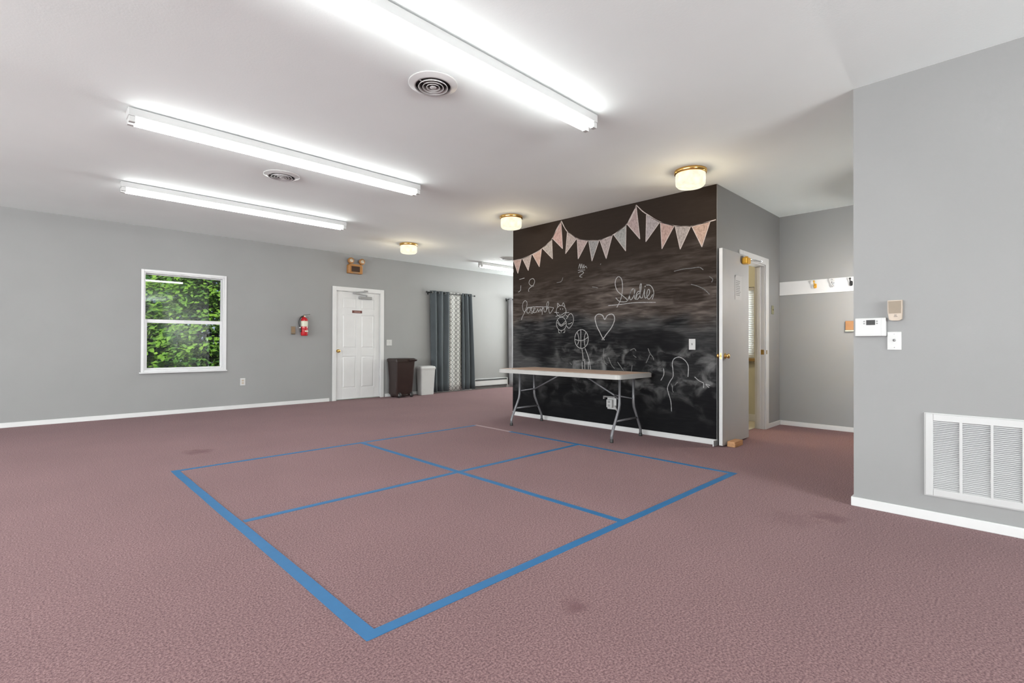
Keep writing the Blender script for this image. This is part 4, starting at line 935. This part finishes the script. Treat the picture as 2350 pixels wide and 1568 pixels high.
# curtains
def cloth(bm, x0, x1, x0b, x1b, z0, z1, y, amp, folds, seed=0, nx=72, nz=14, yo=0.0):
    rnd = random.Random(seed); ph = rnd.random() * 6
    g = []
    for i in range(nx + 1):
        u = i / nx; col = []
        for j in range(nz + 1):
            v = j / nz
            xa = x0b + (x0 - x0b) * v; xb = x1b + (x1 - x1b) * v
            uu = u + .012 * math.sin(9 * u + 2.5 * v + ph)
            a = amp * (1.0 + .35 * math.sin(5 * u + ph) * (1 - v))
            col.append(bm.verts.new((xa + (xb - xa) * u, y + yo + a * math.sin(2 * PI * folds * uu + ph + .5 * math.sin(3 * v + ph)), z0 + (z1 - z0) * v)))
        g.append(col)
    for i in range(nx):
        for j in range(nz): bm.faces.new((g[i][j], g[i + 1][j], g[i + 1][j + 1], g[i][j + 1])).smooth = True
    bmesh.ops.recalc_face_normals(bm, faces=bm.faces)
    bmesh.ops.solidify(bm, geom=bm.faces[:], thickness=.003)
YR_ = 8.695
def rod(x0, x1, z, label):
    t = thing('curtain_rod', label, 'curtain rod', ((x0 + x1) / 2, YR_, z))
    bm = nb(); tube(bm, [(x0, YR_, z), (x1, YR_, z)], .009, 10); link('pole', bm, M['black_metal'], t)
    for x, s_ in ((x0, -1), (x1, 1)):
        bm = nb(); lathe(bm, [(.0, 0), (.009, 0), (.016, .012), (.018, .026), (.012, .038), (.0, .042)] if s_ > 0 else [(.0, 0), (.009, 0), (.016, -.012), (.018, -.026), (.012, -.038), (.0, -.042)], (x, YR_, z), 14, 'x'); link('finial', bm, M['black_metal'], t)
        bm = nb(); tube(bm, [(x - s_ * .06, YR_, z - .012), (x - s_ * .06, YL - .004, z - .012)], .006, 8); box(bm, x - s_ * .06 - .014, x - s_ * .06 + .014, YL - .005, YL - .0005, z - .045, z + .02); link('bracket', bm, M['black_metal'], t)
    return t
RZ = 2.150
rod(6.02, 7.285, RZ, 'dark curtain rod over the slate curtains and patterned panel')
def panel(label, x0, x1, x0b, x1b, m, folds, seed, amp, top=RZ + .035, grom=True, zb=.030):
    t = thing('curtain', label, 'curtain', ((x0 + x1) / 2, YR_, zb), 'curtain panels hung along the window wall')
    bm = nb(); cloth(bm, x0, x1, x0b, x1b, zb, top, YR_, amp, folds, seed, yo=.018 if m is M['sheer'] else -.008); link('cloth', bm, m, t)
    if grom:
        k = max(2, int(folds * 2))
        for i in range(k):
            x = x0 + (x1 - x0) * (i + .5) / k
            bm = nb(); tube(bm, [(x + .002 * s2, YR_ - amp * .2 + .024 * math.cos(a), RZ + .024 * math.sin(a)) for s2, a in [(0, 2 * PI * q / 12) for q in range(12)]], .0045, 6, closed=True); link('grommet', bm, M['silver'], t)
    return t
panel('left slate grey curtain beside the white wastebasket', 6.085, 6.60, 6.15, 6.62, M['curtain'], 3, 3, .032)
panel('white panel with grey trellis pattern between the two slate curtains', 6.545, 6.93, 6.555, 6.955, M['sheer'], 2, 8, .016)
panel('right slate grey curtain next to the baseboard heater', 6.925, 7.235, 6.945, 7.325, M['curtain'], 2.5, 5, .030)
rod(8.33, 9.6, RZ, 'curtain rod of the far window, cut off by the chalkboard wall')
panel('far grey curtain mostly hidden behind the chalkboard wall', 8.40, 8.90, 8.42, 8.95, M['grey_curtain'], 3, 9, .03)
t = thing('baseboard_heater', 'long white electric baseboard heater right of the curtains', 'heater', (7.86, YL, 0))
bm = nb(); prism(bm, [(YL - .001, .045), (YL - .001, .238), (YL - .018, .240), (YL - .024, .226), (YL - .058, .205), (YL - .060, .085), (YL - .050, .078), (YL - .050, .052), (YL - .030, .045)], 'x', 7.345, 8.385); link('housing', bm, M['metal_white'], t)
bm = nb(); prism(bm, [(YL - .0245, .2225), (YL - .0575, .2085), (YL - .0605, .196), (YL - .0605, .206), (YL - .026, .2305)], 'x', 7.36, 8.37); link('top_slot', bm, M['dark'], t)
bm = nb(); box(bm, 7.36, 8.37, YL - .058, YL - .0505, .055, .077); link('bottom_slot', bm, M['dark'], t)
for x in (7.338, 8.378):
    bm = nb(); box(bm, x, x + .012, YL - .064, YL - .0005, .042, .242, .002); link('end_cap', bm, M['metal_white'], t)

# ------------------------------------------------------------------ recess: coat rail and sensor
t = thing('coat_rack', 'white wall rail with coat hooks in the recess beyond the open door', 'coat rack', (XB, 1.5, 1.70))
bm = nb(); box(bm, XB - .020, XB - .0005, YR + .01, YS - .004, 1.700, 1.876, .004); link('rail', bm, M['white'], t)
def hook(y, m, label):
    bm = nb(); x = XB - .0205
    loft(bm, [(0, 0, 0, .034, .062, .015), (0, 0, .004, .034, .062, .015)])
    bmesh.ops.rotate(bm, verts=bm.verts, matrix=Matrix.Rotation(-PI / 2, 3, 'Y') @ Matrix.Rotation(PI / 2, 3, 'Z')); bmesh.ops.translate(bm, verts=bm.verts, vec=(x, y, 1.795))
    tube(bm, smooth([(x - .004, y, 1.803), (x - .035, y, 1.805), (x - .055, y, 1.825), (x - .058, y, 1.842)]), .007, 8)
    lathe(bm, [(.0, 0), (.008, .002), (.013, .010), (.009, .019), (.0, .022)], (x - .058, y, 1.838), 12)
    tube(bm, smooth([(x - .004, y, 1.785), (x - .020, y, 1.768), (x - .036, y, 1.768), (x - .040, y, 1.785)]), .006, 8)
    lathe(bm, [(.0, 0), (.008, .002), (.011, .008), (.007, .015), (.0, .017)], (x - .040, y, 1.780), 12)
    o = link('hook', bm, m, t); o['label'] = label
hook(1.780, M['brass_bright'], 'orange brass coat hook'); hook(1.588, M['chrome'], 'chrome coat hook'); hook(1.400, M['black_metal'], 'black coat hook')
t = thing('wall_thermostat', 'small brown thermostat in the recess, half hidden by the near wall', 'thermostat', (XB, 1.42, 1.27))
bm = nb(); box(bm, XB - .028, XB - .0005, 1.372, 1.460, 1.232, 1.342, .005); link('body', bm, M['tan'], t)
bm = nb(); box(bm, XB - .031, XB - .002, 1.370, 1.462, 1.214, 1.2315, .003); link('base_strip', bm, M['label_cream'], t)
t = thing('light_switch', 'dim olive switch plate on the dark wall right of the doorway', 'switch', (6.84, YS, 1.50))
bm = nb(); box(bm, 6.80, 6.87, YS - .007, YS - .0005, 1.445, 1.555, .002); link('plate', bm, mat('olive_plate', (.20, .20, .12, 1), .5), t)
bm = nb(); box(bm, 6.829, 6.841, YS - .016, YS - .0072, 1.492, 1.508, .001); link('toggle', bm, M['beige'], t)

# ------------------------------------------------------------------ right wall: thermostat, sensor, plate, grille
t = thing('digital_thermostat', 'white digital thermostat with dark display near the corner of the right wall', 'thermostat', (XR, .657, 1.165))
bm = nb(); box(bm, XR - .030, XR - .0005, .578, .742, 1.108, 1.226, .005); link('body', bm, M['plastic'], t)
bm = nb(); box(bm, XR - .0312, XR - .0302, .633, .680, 1.180, 1.212, .0004); link('display', bm, M['lcd'], t)
for y in (.623, .691):
    for z in (1.190, 1.204):
        bm = nb(); lathe(bm, [(.0, -.0303), (.0045, -.0303), (.0040, -.0322), (.0, -.0325)], (XR, y, z), 12, 'x'); link('button', bm, M['silver'], t)
bm = nb(); box(bm, XR - .0308, XR - .0302, .600, .6012, 1.110, 1.224); box(bm, XR - .0308, XR - .0302, .602, .74, 1.1195, 1.1205); link('cover_seam', bm, M['silver'], t)
t = thing('temperature_sensor', 'beige wall sensor above the white blank plate on the right wall', 'sensor', (XR, .535, 1.27))
bm = nb()
A = [(.497, 1.332), (.570, 1.332), (.570, 1.262), (.562, 1.212), (.548, 1.205), (.512, 1.205), (.499, 1.214), (.497, 1.262)]
prism(bm, A, 'x', XR - .030, XR - .0005); link('body', bm, M['beige_light'], t)
bm = nb(); prism(bm, [(.502, 1.326), (.565, 1.326), (.563, 1.250), (.503, 1.250)], 'x', XR - .0325, XR - .0302); link('cover', bm, M['beige'], t)
bm = nb(); box(bm, XR - .0312, XR - .0302, .520, .538, 1.228, 1.231); box(bm, XR - .0312, XR - .0302, .524, .536, 1.236, 1.240); link('slot', bm, M['brown_panel'], t)
wall_plate('cable_plate', 'white cable jack plate below the thermostat on the right wall', 'wall plate', .503, .575, 1.022, 1.136, 'jack', XR)

t = thing('return_air_grille', 'large white louvered return air grille low on the right wall', 'vent', (XR, .05, .154))
GY0, GY1, GZ0, GZ1 = -.255, .390, .154, .640
bm = nb(); fw = .036
for a in ((GY0, GY0 + fw, GZ0, GZ1), (GY1 - fw, GY1, GZ0, GZ1), (GY0 + fw, GY1 - fw, GZ0, GZ0 + fw + .004), (GY0 + fw, GY1 - fw, GZ1 - fw - .004, GZ1)): box(bm, XR - .012, XR - .0005, a[0], a[1], a[2], a[3], .0025)
for a in ((GY0 - .006, GY0, GZ0 - .006, GZ1 + .006), (GY1, GY1 + .006, GZ0 - .006, GZ1 + .006), (GY0, GY1, GZ0 - .006, GZ0), (GY0, GY1, GZ1, GZ1 + .006)): box(bm, XR - .006, XR - .0005, a[0], a[1], a[2], a[3], .001)
link('frame', bm, M['metal_white'], t)
bm = nb(); box(bm, XR - .0022, XR - .0006, GY0 + fw, GY1 - fw, GZ0 + fw, GZ1 - fw); link('filter', bm, M['filter'], t)
secs = [(.238, .354), (.107, .224), (-.017, .095), (-.140, -.030)]
for y0, y1 in secs:
    bm = nb(); n = 38; z0, z1 = GZ0 + fw + .004, GZ1 - fw - .004
    for i in range(n):
        z = z0 + (z1 - z0) * (i + .5) / n
        prism(bm, [(XR - .0105, z - .0042), (XR - .0030, z + .0032), (XR - .0024, z + .0026), (XR - .0095, z - .0046)], 'y', y0, y1)
    link('louver_section', bm, M['metal_white'], t)
for y0, y1 in ((.224, .238), (.095, .107), (-.030, -.017), (-.219, -.140)):
    bm = nb(); box(bm, XR - .0125, XR - .0025, y0, y1, GZ0 + fw, GZ1 - fw, .0015); link('divider', bm, M['metal_white'], t)

# ------------------------------------------------------------------ outside: lawn and trees
bm = nb(); box(bm, -14, 26, YL + TH + .02, 34, -.6, -.35)
o = link('lawn', bm, M['grass']); o['kind'] = 'structure'; o['label'] = 'grass outside the window'; o['category'] = 'ground'
bm = nb(); box(bm, XB + TH + .05, 26, -12, YC - TH - .02, -.6, -.35)
o = link('lawn', bm, M['grass']); o['kind'] = 'structure'; o['label'] = 'grass outside the small room'; o['category'] = 'ground'
def leaf_mesh(bm, c, d, up, size):
    d = d.normalized(); s = d.cross(up)
    if s.length < 1e-3: s = Vector((1, 0, 0))
    s.normalize(); n = s.cross(d)
    P_ = [c, c + d * size * .35 + s * size * .33 + n * size * .05, c + d * size * .62 + s * size * .22, c + d * size * 1.0, c + d * size * .62 - s * size * .22, c + d * size * .35 - s * size * .33 + n * size * .05]
    v = [bm.verts.new(p) for p in P_]
    bm.faces.new((v[0], v[1], v[2], v[3])); bm.faces.new((v[0], v[3], v[4], v[5]))
def tree(label, x, y, hgt, rad, seed, m, nclump, nleaf, size, zmin=0.0):
    rnd = random.Random(seed)
    t = thing('tree', label, 'tree', (x, y, -.35), 'trees outside the window')
    bm = nb(); tube(bm, [(x, y, -.36), (x + .05, y, hgt * .35), (x - .03, y + .05, hgt * .8)], [.13, .10, .04], 10); link('trunk', bm, M['bark'], t)
    bm = nb()
    for _ in range(nclump):
        a = rnd.random() * 2 * PI; z = zmin + (hgt - zmin) * rnd.random()
        r = rad * (0.35 + .65 * math.sqrt(rnd.random())) * math.sqrt(max(.08, 1 - ((z - zmin) / (hgt - zmin + .01) - .3) ** 2 * 1.6))
        cc = Vector((x + r * math.cos(a), y + r * math.sin(a), z))
        out = Vector((math.cos(a), math.sin(a), -.25 + .3 * rnd.random()))
        tip = rnd.random() * .35 + .25
        for k in range(nleaf):
            p = cc + out * tip * (k / nleaf) + Vector((rnd.gauss(0, .13), rnd.gauss(0, .13), rnd.gauss(0, .06)))
            dd = out + Vector((rnd.gauss(0, .7), rnd.gauss(0, .7), rnd.gauss(-.35, .3)))
            leaf_mesh(bm, p, dd, Vector((rnd.gauss(0, .3), rnd.gauss(0, .3) - .35, 1)), size * (.7 + .6 * rnd.random()))
    link('crown', bm, m, t)
    return t
tree('leafy light green tree close outside the window', 3.55, 12.6, 3.9, 1.75, 1, M['leaf'], 900, 22, .115)
tree('leafy green tree outside, left of the window view', -.25, 12.9, 3.9, 1.75, 3, M['leaf'], 700, 20, .115)
tree('leafy green tree outside, between the window and the curtained window', 7.4, 12.8, 3.9, 1.4, 2, M['leaf'], 260, 14, .15)
tree('tree with shade in its leaf colour behind the nearest tree in the window', 3.6, 17.2, 6.2, 2.5, 5, M['leaf_shade'], 1300, 20, .20, -.3)
tree('tree with shade in its leaf colour in the back row, left of the window view', -1.4, 17.3, 6.2, 2.5, 8, M['leaf_shade'], 900, 18, .22, -.3)
tree('tree with shade in its leaf colour in the back row beyond the curtains', 9.0, 17.4, 5.5, 2.4, 7, M['leaf_shade'], 420, 14, .22, -.2)

# ------------------------------------------------------------------ daylight and added fill light
w = bpy.data.worlds.new('sky'); bpy.context.scene.world = w; w.use_nodes = True
nt = w.node_tree; bg = nt.nodes['Background']
sky = nt.nodes.new('ShaderNodeTexSky'); sky.sky_type = 'HOSEK_WILKIE'; sky.turbidity = 4.0; sky.sun_direction = (-.35, -.5, .8)
nt.links.new(sky.outputs['Color'], bg.inputs['Color']); bg.inputs['Strength'].default_value = 1.6
sd = bpy.data.lights.new('sun', 'SUN'); sd.energy = 4.5; sd.angle = math.radians(3); sd.color = (1, .95, .86)
so = bpy.data.objects.new('sun', sd); C.objects.link(so); so.location = (-4, -8, 14)
so.rotation_euler = Vector((.42, .62, -.66)).to_track_quat('-Z', 'Y').to_euler()

# fill light added at the unseen window banks; daylight behind the blind
def window_fill_light(name, loc, rot, sx, sy, power):
    ld = bpy.data.lights.new(name, 'AREA'); ld.shape = 'RECTANGLE'; ld.size = sx; ld.size_y = sy; ld.energy = power; ld.color = (.965, 1.0, .995)
    lo = bpy.data.objects.new(name, ld); C.objects.link(lo); lo.location = loc; lo.rotation_euler = rot
window_fill_light('window_daylight_fill', (X0 + .35, (RWX[0] + RWX[1]) / 2, 1.5), (PI / 2 + .1, 0, -PI / 2), RWX[1] - RWX[0] - .1, 1.4, FILL_X)
window_fill_light('window_daylight_fill', ((RWY[0] + RWY[1]) / 2, Y0 + .35, 1.5), (PI / 2 + .85, 0, 0), RWY[1] - RWY[0] - .1, 1.4, FILL_Y)
window_fill_light('window_daylight_fill', (XB + .060, (BW[0] + BW[1]) / 2, (BW[2] + BW[3]) / 2), (PI / 2, 0, PI / 2), BW[1] - BW[0] - .12, BW[3] - BW[2] - .12, 7.0)
window_fill_light('window_daylight_fill', (X1 - .35, (RWE[0] + RWE[1]) / 2, 1.5), (PI / 2 + .85, 0, PI / 2), RWE[1] - RWE[0] - .1, 1.4, FILL_E)

# ------------------------------------------------------------------ camera and colour management
cam = bpy.data.cameras.new('camera'); co = bpy.data.objects.new('camera', cam); C.objects.link(co)
cam.sensor_width = 36.0; cam.lens = 1135.2186898992236 / 2350 * 36.0; cam.clip_start = .02; cam.clip_end = 200
yaw, pitch, roll = math.radians(45.61678724936488), math.radians(.30360656937761205), math.radians(.13688882093331195)
fw = Vector((math.cos(yaw), math.sin(yaw), 0)); rt = Vector((math.sin(yaw), -math.cos(yaw), 0)); up = Vector((0, 0, 1))
fw2 = fw * math.cos(pitch) + up * math.sin(pitch); up2 = up * math.cos(pitch) - fw * math.sin(pitch)
rt3 = rt * math.cos(roll) + up2 * math.sin(roll); up3 = up2 * math.cos(roll) - rt * math.sin(roll)
co.matrix_world = Matrix(((rt3.x, up3.x, -fw2.x, 0), (rt3.y, up3.y, -fw2.y, 0), (rt3.z, up3.z, -fw2.z, HC), (0, 0, 0, 1)))
sc = bpy.context.scene; sc.camera = co
vs = sc.view_settings; vs.view_transform = 'Standard'; vs.look = 'None'; vs.gamma = 1.0; vs.exposure = 0.87; vs.use_curve_mapping = False
